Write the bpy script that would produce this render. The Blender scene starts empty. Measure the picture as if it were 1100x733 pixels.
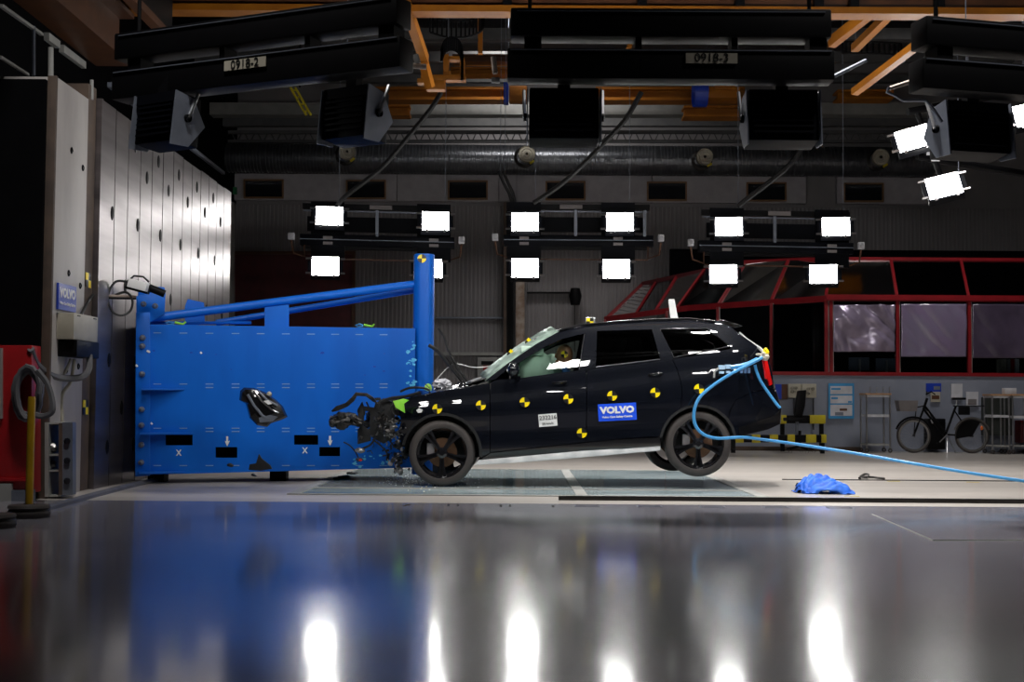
import bpy, bmesh, math, random
from math import sin, cos, pi, radians as R_
from mathutils import Vector, Matrix, noise
random.seed(7)
# ---------------------------------------------------------------- camera, world, exposure
SC = bpy.context.scene
COL = SC.collection
F = 1380.0
CAM = Vector((0, 0, 1.01))
RM = Matrix.Rotation(R_(0.33), 3, 'Z') @ Matrix.Rotation(R_(90 + 2.68), 3, 'X') @ Matrix.Rotation(R_(0.4), 3, 'Z')
cd = bpy.data.cameras.new('camera'); cam = bpy.data.objects.new('camera', cd); COL.objects.link(cam)
cam.matrix_world = Matrix.Translation(CAM) @ RM.to_4x4()
cd.sensor_width = 36; cd.lens = 36 * F / 1100; cd.clip_end = 200; cd.clip_start = .05
SC.camera = cam
w = bpy.data.worlds.new('hall_dark'); SC.world = w; w.use_nodes = True
w.node_tree.nodes['Background'].inputs[0].default_value = (.35, .4, .6, 1)
w.node_tree.nodes['Background'].inputs[1].default_value = 0.004
SC.view_settings.view_transform = 'Standard'; SC.view_settings.look = 'None'
SC.view_settings.gamma = 1; SC.view_settings.use_curve_mapping = False
SC.view_settings.exposure = 0.0
SC.cycles.max_bounces = 6; SC.cycles.glossy_bounces = 4; SC.cycles.transparent_max_bounces = 12
SC.cycles.sample_clamp_indirect = 4; SC.cycles.use_denoising = True
LAMP = 30.0        # emission of the far floodlights
NEARLAMP = 62.0    # emission of the floodlights that face away from the camera

def area_light(name, loc, target, sx, sy, power, color=(1, .97, .94), spread=120):
    l = bpy.data.lights.new(name, 'AREA'); l.shape = 'RECTANGLE'; l.size = sx; l.size_y = sy
    l.energy = power; l.color = color; l.spread = R_(spread)
    o = bpy.data.objects.new(name, l); COL.objects.link(o); o.location = loc
    o.rotation_euler = (Vector(target) - Vector(loc)).to_track_quat('-Z', 'Y').to_euler()
    return o
# the hall's overhead floodlights above the test track (out of frame, hung between the rigs)
for x in (0.2, 3.6, 7.0):
    area_light('overhead_or_fill_light', (x, 17.6, 8.6), (x + .3, 17.8, 0), 1.2, .9, 165, spread=82)

area_light('overhead_or_fill_light', (-3.0, 9.9, 9.6), (-4.3, 12.8, 0.6), 1.0, .6, 62, spread=75)  # added fill light, brightens the left wall, cabinet and posts
area_light('overhead_or_fill_light', (3.0, 13.3, 9.6), (3.4, 12.4, 0), .5, .5, 190, spread=70)  # fill light put in to brighten the floor in front of the car
area_light('overhead_or_fill_light', (5.5, 9.6, 9.8), (5.5, 14.0, 0.3), 1.0, .6, 70, spread=90)  # another added fill, from the front right, for floor and car side
area_light('overhead_or_fill_light', (8.5, 24.0, 9.8), (8.8, 26.8, 1.0), 2.0, .8, 120, spread=110)  # unseen fill light added to lift the grey office wall
area_light('overhead_or_fill_light', (0.5, 29.0, 9.8), (0.5, 33.5, 2.0), 3.0, .8, 140, spread=120)  # fill light added to brighten the back wall
# ---------------------------------------------------------------- helpers
def at(px, py, Y):
    d = RM @ Vector(((px - 550) / F, (366.5 - py) / F, -1))
    return CAM + d * (Y / d.y)
def gnd(px, py, z=0.0):
    d = RM @ Vector(((px - 550) / F, (366.5 - py) / F, -1))
    return CAM + d * ((z - CAM.z) / d.z)

class MB:
    def __init__(s): s.bm = bmesh.new(); s.mi = 0
    def _tag(s, faces):
        for f in faces: f.material_index = s.mi
    def box(s, c, size, rot=None):
        m = Matrix.Translation(Vector(c)) @ (rot.to_4x4() if rot else Matrix.Identity(4)) @ Matrix.Diagonal((size[0], size[1], size[2], 1))
        r = bmesh.ops.create_cube(s.bm, size=1, matrix=m)
        s._tag({f for v in r['verts'] for f in v.link_faces}); return s
    def bb(s, a, b):
        a = Vector(a); b = Vector(b); return s.box((a + b) / 2, [abs(b[i] - a[i]) for i in range(3)])
    def px(s, x0, y0, x1, y1, Y0, Y1):
        """box whose front face fills the pixel rectangle at depth Y0"""
        a = at(x0, y0, Y0); b = at(x1, y1, Y0); c = at(x0, y1, Y0); d = at(x1, y0, Y0)
        vs = [s.bm.verts.new((p.x, y, p.z)) for y in (Y0, Y1) for p in (c, b, d, a)]
        fs = [(0, 1, 2, 3), (7, 6, 5, 4), (0, 4, 5, 1), (1, 5, 6, 2), (2, 6, 7, 3), (3, 7, 4, 0)]
        s._tag([s.bm.faces.new([vs[i] for i in f]) for f in fs]); return s
    def prism(s, pts, y0, y1):
        """pts: (x,z) outline, swept from y0 to y1"""
        n = len(pts)
        ar = sum(pts[i][0] * pts[(i + 1) % n][1] - pts[(i + 1) % n][0] * pts[i][1] for i in range(n))
        if ar < 0: pts = pts[::-1]
        a = [s.bm.verts.new((p[0], y0, p[1])) for p in pts]; b = [s.bm.verts.new((p[0], y1, p[1])) for p in pts]
        fs = [s.bm.faces.new(a), s.bm.faces.new(b[::-1])]
        for i in range(n): fs.append(s.bm.faces.new((a[i], b[i], b[(i + 1) % n], a[(i + 1) % n])))
        s._tag(fs); return s
    def pxprism(s, pts, Y0, Y1):
        q = [at(x, y, Y0) for x, y in pts]; return s.prism([(p.x, p.z) for p in q], Y0, Y1)
    def loft(s, rings, closed=True, caps=True):
        rv = [[s.bm.verts.new(p) for p in r] for r in rings]; fs = []
        n = len(rv[0])
        for i in range(len(rv) - 1):
            for j in range(n if closed else n - 1):
                k = (j + 1) % n
                try: fs.append(s.bm.faces.new((rv[i][j], rv[i][k], rv[i + 1][k], rv[i + 1][j])))
                except ValueError: pass
        if caps and closed:
            fs.append(s.bm.faces.new(rv[0][::-1])); fs.append(s.bm.faces.new(rv[-1]))
        s._tag(fs); return s
    def tube(s, pts, r, n=8):
        pts = [Vector(p) for p in pts]; rings = []
        up = None
        for i, p in enumerate(pts):
            t = (pts[min(i + 1, len(pts) - 1)] - pts[max(i - 1, 0)]).normalized()
            if up is None:
                up = t.cross(Vector((.13, .31, .94)))
                if up.length < .1: up = t.cross(Vector((1, 0, 0)))
            up = (up - t * up.dot(t)).normalized(); b = t.cross(up)
            rr = r[i] if isinstance(r, (list, tuple)) else r
            rings.append([p + (up * cos(2 * pi * k / n) + b * sin(2 * pi * k / n)) * rr for k in range(n)])
        return s.loft(rings)
    def cyl(s, a, b, r, n=16): return s.tube([a, b], r, n)
    def lathe(s, prof, c, axis='Z', n=32, ring=False):
        """prof: (radius, height) along the axis"""
        rings = []
        for r, h in prof:
            ring = []
            for k in range(n):
                a = 2 * pi * k / n; u, v = r * cos(a), r * sin(a)
                p = {'Z': (u, v, h), 'Y': (v, h, u), 'X': (h, u, v)}[axis]
                ring.append(Vector(c) + Vector(p))
            rings.append(ring)
        if ring: rings.append(rings[0]); s.weld = 1
        return s.loft(rings, caps=not ring)
    def blob(s, c, size, seed=0, amp=.35, sub=2, freq=2.2, rot=None):
        m = Matrix.Translation(Vector(c)) @ (rot.to_4x4() if rot else Matrix.Identity(4)) @ Matrix.Diagonal((size[0], size[1], size[2], 1))
        r = bmesh.ops.create_icosphere(s.bm, subdivisions=sub, radius=1)
        for v in r['verts']:
            k = 1 + amp * noise.noise(v.co * freq + Vector((seed * 7.3, seed, seed * 2.1)))
            v.co = m @ (v.co * k)
        s._tag({f for v in r['verts'] for f in v.link_faces}); return s
    def build(s, name, m, parent=None, smooth=False, bevel=0, local=False, sharp=40):
        if not local and parent is not None:
            o = wloc(parent)
            for v in s.bm.verts: v.co -= o
        if getattr(s, 'weld', 0): bmesh.ops.remove_doubles(s.bm, verts=s.bm.verts, dist=1e-5)
        bmesh.ops.recalc_face_normals(s.bm, faces=s.bm.faces)
        if bevel:
            es = [e for e in s.bm.edges if len(e.link_faces) == 2 and e.calc_face_angle(0) > .6]
            bmesh.ops.bevel(s.bm, geom=es, offset=bevel, segments=2, affect='EDGES', profile=.6, clamp_overlap=True)
        me = bpy.data.meshes.new(name); s.bm.to_mesh(me); s.bm.free()
        for mm in (m if isinstance(m, (list, tuple)) else [m]): me.materials.append(mm)
        if smooth or bevel:
            for p in me.polygons: p.use_smooth = True
            me.set_sharp_from_angle(angle=R_(sharp))
        ob = bpy.data.objects.new(name, me); COL.objects.link(ob)
        if parent: ob.parent = parent
        return ob
def wloc(o):
    v = Vector(o.location)
    while o.parent: o = o.parent; v += o.location
    return v
def tag(o, label=None, cat=None, group=None, kind=None):
    if label: o['label'] = label
    if cat: o['category'] = cat
    if group: o['group'] = group
    if kind: o['kind'] = kind
    return o
def empty(name, loc, label, cat, group=None, rz=0):
    o = bpy.data.objects.new(name, None); COL.objects.link(o); o.location = loc; o.rotation_euler.z = rz
    o.empty_display_size = .1
    return tag(o, label, cat, group)
def struct(o): o['kind'] = 'structure'; return o
def hang(t, r=.006):
    dg = bpy.context.evaluated_depsgraph_get(); bpy.context.view_layer.update()
    best = None
    for ch in (list(t.children) or [t]):
        if ch.type != 'MESH': continue
        for v in ch.data.vertices:
            q = ch.matrix_world @ v.co
            if best is None or q.z > best.z: best = q
    b = MB(); b.cyl(best - Vector((0, 0, .01)), (best.x, best.y, 10.99), r, 5); im = t.matrix_world.inverted()
    for v in b.bm.verts: v.co = im @ v.co
    b.build('hanging_wire', M['slate'], t, local=True)
def copy_tree(o, parent=None):
    c = o.copy(); COL.objects.link(c)
    if parent: c.parent = parent
    for ch in list(o.children): copy_tree(ch, c)
    return c

# ---------------------------------------------------------------- materials
def mat(name, col, rough=.5, metal=0, coat=0, emit=0, col2=None, nscale=4, bump=0, bscale=60, rvar=0, stretch=None, coat_rough=.03, spec=.5, pos=None):
    m = bpy.data.materials.new(name); m.use_nodes = True; nt = m.node_tree; b = nt.nodes['Principled BSDF']
    def N(t): return nt.nodes.new(t)
    b.inputs['Base Color'].default_value = (*col, 1); b.inputs['Roughness'].default_value = rough
    b.inputs['Metallic'].default_value = metal; b.inputs['Coat Weight'].default_value = coat
    b.inputs['Coat Roughness'].default_value = coat_rough; b.inputs['Specular IOR Level'].default_value = spec
    tc = N('ShaderNodeTexCoord'); src = tc.outputs['Object']
    if stretch:
        mp = N('ShaderNodeMapping'); mp.inputs['Scale'].default_value = stretch; nt.links.new(src, mp.inputs[0]); src = mp.outputs[0]
    if col2 is None: col2 = tuple(c * .75 for c in col)
    n = N('ShaderNodeTexNoise'); n.inputs['Scale'].default_value = nscale; n.inputs['Detail'].default_value = 5
    nt.links.new(src, n.inputs['Vector'])
    rp = N('ShaderNodeValToRGB'); rp.color_ramp.elements[0].position = pos[0] if pos else .35; rp.color_ramp.elements[1].position = pos[1] if pos else .65
    rp.color_ramp.elements[0].color = (*col, 1); rp.color_ramp.elements[1].color = (*col2, 1)
    nt.links.new(n.outputs[0], rp.inputs[0]); nt.links.new(rp.outputs[0], b.inputs['Base Color'])
    if rvar:
        mr = N('ShaderNodeMapRange'); mr.inputs[3].default_value = rough - rvar; mr.inputs[4].default_value = rough + rvar
        n2 = N('ShaderNodeTexNoise'); n2.inputs['Scale'].default_value = nscale * 2.3; n2.inputs['Detail'].default_value = 6
        nt.links.new(src, n2.inputs['Vector']); nt.links.new(n2.outputs[0], mr.inputs[0]); nt.links.new(mr.outputs[0], b.inputs['Roughness'])
    if bump:
        bp = N('ShaderNodeBump'); bp.inputs['Strength'].default_value = bump; bp.inputs['Distance'].default_value = .01
        n3 = N('ShaderNodeTexNoise'); n3.inputs['Scale'].default_value = bscale; n3.inputs['Detail'].default_value = 4
        nt.links.new(src, n3.inputs['Vector']); nt.links.new(n3.outputs[0], bp.inputs['Height']); nt.links.new(bp.outputs[0], b.inputs['Normal'])
    if emit:
        b.inputs['Emission Color'].default_value = (1, .985, .96, 1); b.inputs['Emission Strength'].default_value = emit
    return m
def glass(name, tint, fac=.12, rough=.02, gcol=(1, 1, 1), dust=0, dcol=(.5, .5, .5), dscale=2, stretch=(1, 1, 1), ior=1.5):
    m = bpy.data.materials.new(name); m.use_nodes = True; nt = m.node_tree; nt.nodes.clear()
    out = nt.nodes.new('ShaderNodeOutputMaterial'); mx = nt.nodes.new('ShaderNodeMixShader')
    t = nt.nodes.new('ShaderNodeBsdfTransparent'); g = nt.nodes.new('ShaderNodeBsdfGlossy'); fr = nt.nodes.new('ShaderNodeFresnel')
    fr.inputs[0].default_value = ior; t.inputs[0].default_value = (*tint, 1); g.inputs['Roughness'].default_value = rough; g.inputs[0].default_value = (*gcol, 1)
    ad = nt.nodes.new('ShaderNodeMath'); ad.operation = 'ADD'; ad.inputs[1].default_value = fac; ad.use_clamp = True
    nt.links.new(fr.outputs[0], ad.inputs[0]); nt.links.new(ad.outputs[0], mx.inputs[0])
    nt.links.new(t.outputs[0], mx.inputs[1]); nt.links.new(g.outputs[0], mx.inputs[2]); nt.links.new(mx.outputs[0], out.inputs[0])
    if dust:
        df = nt.nodes.new('ShaderNodeBsdfDiffuse'); df.inputs[0].default_value = (*dcol, 1); m2 = nt.nodes.new('ShaderNodeMixShader')
        tc = nt.nodes.new('ShaderNodeTexCoord'); mp = nt.nodes.new('ShaderNodeMapping'); mp.inputs['Scale'].default_value = stretch
        n = nt.nodes.new('ShaderNodeTexNoise'); n.inputs['Scale'].default_value = dscale; n.inputs['Detail'].default_value = 6
        mr = nt.nodes.new('ShaderNodeMapRange'); mr.inputs[1].default_value = .3; mr.inputs[2].default_value = .7; mr.inputs[3].default_value = dust * .35; mr.inputs[4].default_value = min(1, dust * 1.65)
        for x, y in ((tc.outputs['Object'], mp.inputs[0]), (mp.outputs[0], n.inputs['Vector']), (n.outputs[0], mr.inputs[0]), (mr.outputs[0], m2.inputs[0]), (t.outputs[0], m2.inputs[1]), (df.outputs[0], m2.inputs[2]), (m2.outputs[0], mx.inputs[1])): nt.links.new(x, y)
    return m
M = dict(
    floor=mat('polished_concrete_blue_grey', (.235, .228, .26), .25, coat=.6, coat_rough=.10, col2=(.19, .183, .215), nscale=1.1, stretch=(.5, 1, 1)),
    track=mat('pale_track_floor', (.50, .46, .42), .33, coat=.25, coat_rough=.2, col2=(.40, .37, .34), nscale=.9, rvar=.08, bump=.04, bscale=9, stretch=(.3, 1.6, 1)),
    pitwall=mat('pit_concrete', (.30, .36, .38), .7),
    rail=mat('dark_rail_steel', (.03, .028, .027), .4, metal=.6, rvar=.1),
    corr=mat('grey_corrugated_cladding', (.25, .235, .24), .5, metal=.1, col2=(.20, .19, .195), nscale=.7),
    band=mat('pale_wall_band', (.42, .40, .42), .7, col2=(.36, .34, .36)),
    dark=mat('dark_wall', (.004, .004, .005), .9, spec=.05),
    ceil=mat('dark_ceiling', (.03, .03, .035), .8),
    purlin=mat('ceiling_steel_grey', (.08, .08, .08), .6, col2=(.06, .06, .065)),
    greybeam=mat('pale_grey_beam', (.36, .36, .34), .55, col2=(.28, .28, .27)),
    orange=mat('orange_crane_paint', (.32, .11, .004), .55, spec=.3, col2=(.25, .08, .003), nscale=3),
    brown=mat('brown_crane_paint', (.10, .034, .01), .5, col2=(.07, .024, .008)),
    maroon=mat('maroon_door_paint', (.10, .012, .016), .55, col2=(.07, .01, .013)),
    redframe=mat('red_window_frame', (.26, .008, .014), .4, col2=(.20, .007, .011)),
    greywall=mat('blue_grey_plaster', (.24, .26, .32), .6, col2=(.20, .22, .28), nscale=2),
    conc=mat('raw_pale_concrete', (.50, .47, .45), .55, col2=(.36, .33, .32), nscale=1.6, stretch=(1, 1, .35), bump=.1, bscale=30),
    brownsteel=mat('brown_rusted_steel', (.11, .075, .055), .7, metal=0, col2=(.07, .05, .04), nscale=5),
    steel=mat('brushed_barrier_steel', (.27, .24, .245), .33, metal=.85, col2=(.13, .115, .12), nscale=1.5, rvar=.08, bump=.10, bscale=2.2, stretch=(1, .3, 2.6), pos=(.3, .7)),
    black=mat('matt_black_metal', (.003, .003, .004), .5, spec=.15),
    blackrig=mat('black_rig_paint', (.003, .0035, .006), .5, spec=.08),
    slate=mat('slate_grey_plate', (.20, .22, .27), .4, metal=.3, col2=(.15, .17, .21)),
    blue=mat('barrier_blue_paint', (.001, .125, .60), .42, spec=.3, col2=(.001, .105, .53), nscale=2.5, bump=.03, bscale=25, stretch=(1, 1, .3)),
    bluedk=mat('blue_sign_enamel', (.01, .045, .42), .35, col2=(.01, .04, .38)),
    signblue=mat('bright_blue_sign', (.015, .09, .80), .35, col2=(.013, .08, .75)),
    white=mat('white_marking', (.80, .80, .80), .5, col2=(.72, .72, .72)),
    paleslot=mat('pale_slot_edge', (.22, .38, .68), .5),
    lens=mat('lit_lamp_face', (1, 1, 1), .5, emit=LAMP),
    lensnear=mat('lit_lamp_face_near', (1, 1, 1), .5, emit=NEARLAMP),
    dktrim=mat('dark_satin_trim', (.12, .12, .13), .3, metal=1), chrome=mat('light_metal', (.6, .6, .62), .3, metal=1),
    galv=mat('galvanised_duct', (.33, .34, .37), .33, metal=.9, col2=(.24, .25, .28), nscale=3),
    cream=mat('cream_plastic', (.45, .42, .34), .5, col2=(.38, .35, .28)),
    rubber=mat('tyre_rubber', (.042, .034, .031), .62, col2=(.04, .034, .033), bump=.1, bscale=80),
    paint=mat('black_car_paint', (.003, .004, .007), .5, coat=1, coat_rough=.025, col2=(.003, .004, .008), spec=.05),
    trim=mat('black_gloss_trim', (.006, .006, .007), .2, coat=.5, coat_rough=.08),
    plastic=mat('black_rough_plastic', (.014, .014, .015), .5, bump=.15, bscale=40),
    rimm=mat('gloss_black_rim', (.008, .008, .010), .2, coat=1, coat_rough=.04),
    disc=mat('rusty_brake_disc', (.22, .12, .07), .45, metal=.7, col2=(.14, .08, .05)),
    caliper=mat('grey_caliper', (.30, .28, .29), .45, metal=.3),
    under=mat('pale_underbody', (.80, .80, .80), .4, col2=(.55, .56, .57), nscale=5),
    yellow=mat('yellow_marker', (.95, .72, .0), .4, col2=(.9, .68, .0)),
    yel2=mat('yellow_bar_paint', (.62, .50, .015), .5, col2=(.5, .4, .01)),
    mblack=mat('marker_black', (.008, .008, .008), .4),
    skin=mat('dummy_head_skin', (.42, .19, .11), .5, col2=(.36, .16, .09)),
    dsuit=mat('dummy_blue_suit', (.03, .12, .35), .8),
    seat=mat('dark_seat_leather', (.02, .02, .022), .6),
    bag=mat('pale_airbag_fabric', (.62, .78, .66), .85, col2=(.52, .68, .57), bump=.3, bscale=9),
    hose=mat('light_blue_hose', (.06, .30, .62), .35, col2=(.05, .26, .55)),
    cloth=mat('blue_cloth', (.02, .16, .75), .6, col2=(.012, .09, .5), nscale=9),
    redp=mat('red_cabinet_paint', (.42, .01, .015), .4, col2=(.32, .01, .012)),
    foil2=mat('silvery_plastic_sheet', (.34, .28, .40), .22, coat=.6, coat_rough=.1, metal=.3), tail=mat('tail_lamp_red', (.7, .01, .01), .2, coat=1),
    lime=mat('lime_green_coolant_part', (.25, .75, .05), .4, col2=(.4, .75, .1)),
    alu=mat('torn_aluminium', (.38, .37, .36), .4, metal=.8, col2=(.12, .12, .12), nscale=14),
    dark2=mat('torn_dark_metal', (.06, .055, .052), .4, metal=.6, col2=(.015, .015, .015), nscale=12),
    ceilgrey=mat('grey_ceiling_beam', (.20, .20, .19), .6, col2=(.16, .16, .155)), wood=mat('orange_wood_trim', (.24, .12, .045), .5),
    beech=mat('beech_shelf', (.50, .28, .14), .5),
    postery=mat('yellow_post_paint', (.62, .36, .01), .4),
    paper=mat('white_paper', (.62, .62, .66), .7), postblue=mat('poster_blue', (.04, .30, .62), .5),
    foil=mat('crumpled_plastic_sheet', (.20, .15, .25), .25, coat=.7, coat_rough=.12, col2=(.20, .17, .26), nscale=3, bump=0, spec=1),
    foildk=mat('dark_plastic_sheet', (.08, .06, .10), .3, coat=.5, coat_rough=.2),
    rustpost=mat('worn_pale_post', (.45, .38, .33), .5, metal=.3, col2=(.25, .17, .12), nscale=5),
    cable=mat('black_cable', (.012, .012, .013), .5), cableg=mat('grey_hose', (.12, .12, .13), .5),
    basket=mat('grey_basket', (.20, .18, .18), .7), chromew=mat('bike_rim_metal', (.45, .44, .43), .3, metal=.9),
    orangerf=mat('orange_reflector', (.9, .18, .03), .3), green=mat('green_sign', (.01, .16, .05), .5),
    pane=glass('dark_window_pane', (.45, .48, .5), -.02, rough=.08), tint=glass('tinted_car_glass', (.10, .11, .11), .03, gcol=(1, 1, 1)),
    carglass=glass('front_car_glass', (.62, .70, .66), .0), screen=glass('windshield_glass', (.70, .86, .78), -.03, rough=.3, gcol=(.35, .4, .38), dust=.5, dcol=(.55, .72, .62), dscale=5),
    pitglass=glass('pit_floor_glass', (.60, .80, .84), .12, rough=.07, dust=.5, dcol=(.62, .72, .74), ior=1.06, dscale=1.5, stretch=(.5, 2.2, 1)),
)
def text(s, mtl, parent, M4, size, bold=0, name='lettering', ext=.002, align='CENTER', sx=1):
    c = bpy.data.curves.new(name, 'FONT'); c.body = s; c.size = size; c.extrude = ext; c.offset = bold; c.align_x = align; c.align_y = 'CENTER'
    c.resolution_u = 2
    o = bpy.data.objects.new(name, c); COL.objects.link(o); c.materials.append(mtl)
    m = M4 @ Matrix.Diagonal((sx, 1, 1, 1))
    return tomesh(o, parent, (Matrix.Translation(-wloc(parent)) if parent else Matrix.Identity(4)) @ m)
def tomesh(o, parent, m):
    dg = bpy.context.evaluated_depsgraph_get()
    me = bpy.data.meshes.new_from_object(o.evaluated_get(dg)); me.transform(m); nm = o.name.split('.')[0]; mt_ = o.data.materials[0]
    bpy.data.objects.remove(o)
    me.materials.clear(); me.materials.append(mt_)
    n = bpy.data.objects.new(nm, me); COL.objects.link(n); n.parent = parent
    return n
def facing(loc, rz=0, roll=0):
    """text matrix: reads from -Y"""
    return Matrix.Translation(Vector(loc)) @ Matrix.Rotation(rz, 4, 'Z') @ Matrix.Rotation(pi / 2, 4, 'X') @ Matrix.Rotation(roll, 4, 'Z')
# ---------------------------------------------------------------- hall shell
XL, XR, YB, ZC = -7.6, 16.0, 34.0, 11.0
XW = -4.72
TY = 12.75                       # where the pale track floor begins
px0, px1, py0, py1 = -2.45, 2.66, 13.7, 19.0   # camera pit
def slab(name, rects, m, z0=-.2):
    b = MB()
    for x0, y0, x1, y1 in rects: b.bb((x0, y0, z0), (x1, y1, 0))
    return struct(b.build(name, m))
slab('floor', [(XL, -3, XR, TY)], M['floor'])
slab('floor_track', [(XL, TY, px0, YB + 1), (px1, TY, XR, YB + 1), (px0, TY, px1, py0), (px0, py1, px1, YB + 1)], M['track'])
b = MB(); b.bb((px0 - .1, py0 - .1, -.9), (px1 + .1, py1 + .1, -.8))
for a, c in (((px0 - .1, py0 - .1), (px0, py1 + .1)), ((px1, py0 - .1), (px1 + .1, py1 + .1)), ((px0, py0 - .1), (px1, py0)), ((px0, py1), (px1, py1 + .1))):
    b.bb((*a, -.8), (*c, -.2))
struct(b.build('floor_pit', M['pitwall']))
pit = empty('pit_glazing', (0, 16.3, 0), 'glazed camera pit cover of framed glass panes in the floor under the car', 'floor glass')
b = MB(); fx = (px0, .58, .78, px1)
for x in (px0 + .05, .68, px1 - .05): b.bb((x - .06, py0, -.08), (x + .06, py1, .012))
for y in (py0 + .06, 14.75, py1 - .06): b.bb((px0, y - .05, -.08), (px1, y + .05, .010))
b.build('pane_frame', M['greybeam'], pit)
for x0, x1 in ((px0 + .11, .62), (.74, px1 - .11)):
    for y0, y1 in ((py0 + .11, 14.70), (14.8, py1 - .11)):
        n = 2 if y1 > 15 else 1
        for k in range(n):
            ya = y0 + (y1 - y0) * k / n; yb = y0 + (y1 - y0) * (k + 1) / n - .02
            MB().bb((x0, ya, -.03), (x1, yb, .004)).build('glass_pane', M['pitglass'], pit)
for k in range(5):
    x = -2.0 + k * 1.05
    MB().bb((x, 14.2, -.7), (x + .08, 18.6, -.62)).build('pit_strut', M['greybeam'], pit)
# corrugated back wall
b = MB(); pr = []; x = XL
while x < XR:
    pr += [(x, 0), (x + .045, 0), (x + .06, .03), (x + .095, .03)]; x += .11
rings = [[Vector((p[0], YB + p[1], z)) for p in pr] for z in (0, 6.2)]
b.loft(rings, closed=False, caps=False)
b.bb((XL, YB + .1, 0), (XR, YB + .3, ZC)); struct(b.build('wall_back', M['corr']))
# pale band pieces
zb0 = at(500, 217, YB).z; zb1 = at(500, 189, YB).z
edges = [249, 427, 536, 555, 700, 865]
for i in range(len(edges) - 1):
    a = at(edges[i], 200, YB).x; c = at(edges[i + 1], 200, YB).x
    struct(MB().bb((a + .01, YB - .12, zb0), (c - .01, YB + .05, zb1)).build('trim_%d' % (i + 1), M['band']))
a = at(898, 200, YB).x
struct(MB().bb((a, YB - .12, zb0), (at(1000, 200, YB).x, YB + .05, zb1)).build('trim_6', M['band']))
for i, x in enumerate((283, 393, 502.5, 607.5, 716.5, 823.5, 928)):
    g = MB(); hw = 21.5; y = 192.5 + i * .65
    w_ = empty('window_%d' % (i + 1), at(x, y + 21, YB - .16), None, None); w_['kind'] = 'structure'
    for x0, y0, x1, y1 in ((x - hw, y, x + hw, y + 1.6), (x - hw, y + 19, x + hw, y + 20.6), (x - hw, y + 1.6, x - hw + 1.6, y + 19), (x + hw - 1.6, y + 1.6, x + hw, y + 19)):
        g.px(x0, y0, x1, y1, YB - .2, YB - .1)
    g.build('window_frame', M['wood'], w_)
    MB().px(x - hw + 1.6, y + 1.6, x + hw - 1.6, y + 19, YB - .16, YB - .14).build('pane', mat('dark_high_pane_%d' % i, (.012, .014, .018), .15, coat=.4), w_)
struct(MB().bb((XL - .3, -3, 0), (XL, YB + .3, ZC)).build('wall_left', M['dark']))
struct(MB().bb((XR, -3, 0), (XR + .3, YB + .3, ZC)).build('wall_right', M['dark']))
struct(MB().bb((XL - .3, -3.3, 0), (XR + .3, -3, ZC)).build('wall_front', M['dark']))
struct(MB().bb((XL - .3, -3.3, ZC), (XR + .3, YB + .3, ZC + .2)).build('ceiling', M['ceil']))
# dark recess wall on the near left
struct(MB().bb((XL, 12.86, 0), (XW - .10, 12.93, 4.24)).build('wall_recess', M['dark']))
# maroon door + pale edge post + steel columns on back wall
d = empty('door_1', at(314, 478, YB - .1), None, None); d['kind'] = 'structure'
MB().px(249, 273, 378, 476, YB - .12, YB + .02).build('door_leaf', M['maroon'], d)
MB().px(378, 270, 381, 476, YB - .2, YB).build('door_post', M['brown'], d)
MB().px(249, 270, 378, 273, YB - .2, YB).build('door_head', M['brown'], d)
tag(MB().px(246.5, 217, 250.5, 478, YB - .5, YB - .3).build('corner_post', M['greybeam']), 'pale narrow steel post at the far end of the steel panel wall', 'post')
tag(MB().px(554, 217, 563.5, 478, YB - .6, YB - .3).build('wall_post', M['rustpost'], bevel=.02), 'worn pale steel upright against the corrugated back wall', 'post')
t = empty('dark_wall_column', at(545, 478, YB - .4), 'dark steel column standing left of the worn pale upright', 'column')
MB().px(541, 217, 544, 478, YB - .5, YB - .2).build('flange', M['brownsteel'], t)
MB().px(548.5, 217, 551.5, 478, YB - .5, YB - .2).build('flange', M['black'], t)
MB().px(544, 217, 548.5, 478, YB - .35, YB - .3).build('web', M['black'], t)
tag(MB().px(466, 378.5, 548, 382, YB - .25, YB).build('wall_rail', M['greybeam']), 'pale horizontal rail across the corrugated wall behind the lifted wipers', 'rail')
tag(MB().px(466, 340.5, 541, 342.3, YB - .1, YB).build('wall_rail', M['slate']), 'thin upper rail across the corrugated wall beside the blue column', 'rail')
t = empty('wall_cabinet', at(525, 420, YB - .2), 'small grey wall cabinet with dark slot and red handles behind the bonnet', 'cabinet')
MB().px(513, 384, 541, 420, YB - .3, YB).build('body', M['greybeam'], t, bevel=.01)
MB().px(517, 388, 530, 392, YB - .32, YB - .29).build('slot', M['black'], t)
for x in (519, 526): MB().px(x, 393, x + 5, 398, YB - .36, YB - .29).build('handle', M['redp'], t)
t = empty('wall_speaker', at(618, 326, YB - .3), 'black oval speaker on a bracket against the corrugated wall', 'speaker')
MB().lathe([(.0, -.25), (.12, -.24), (.17, 0), (.12, .2), (0, .22)], at(618, 318, YB - .4), 'Z', 14).build('body', M['black'], t, smooth=True)
MB().px(566, 313.6, 616, 315, YB - .2, YB).build('bracket', M['black'], t)
MB().px(616.8, 326, 617.6, 378, YB - .3, YB - .25).build('cable', M['black'], t)
# ---------------------------------------------------------------- left steel barrier wall

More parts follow.
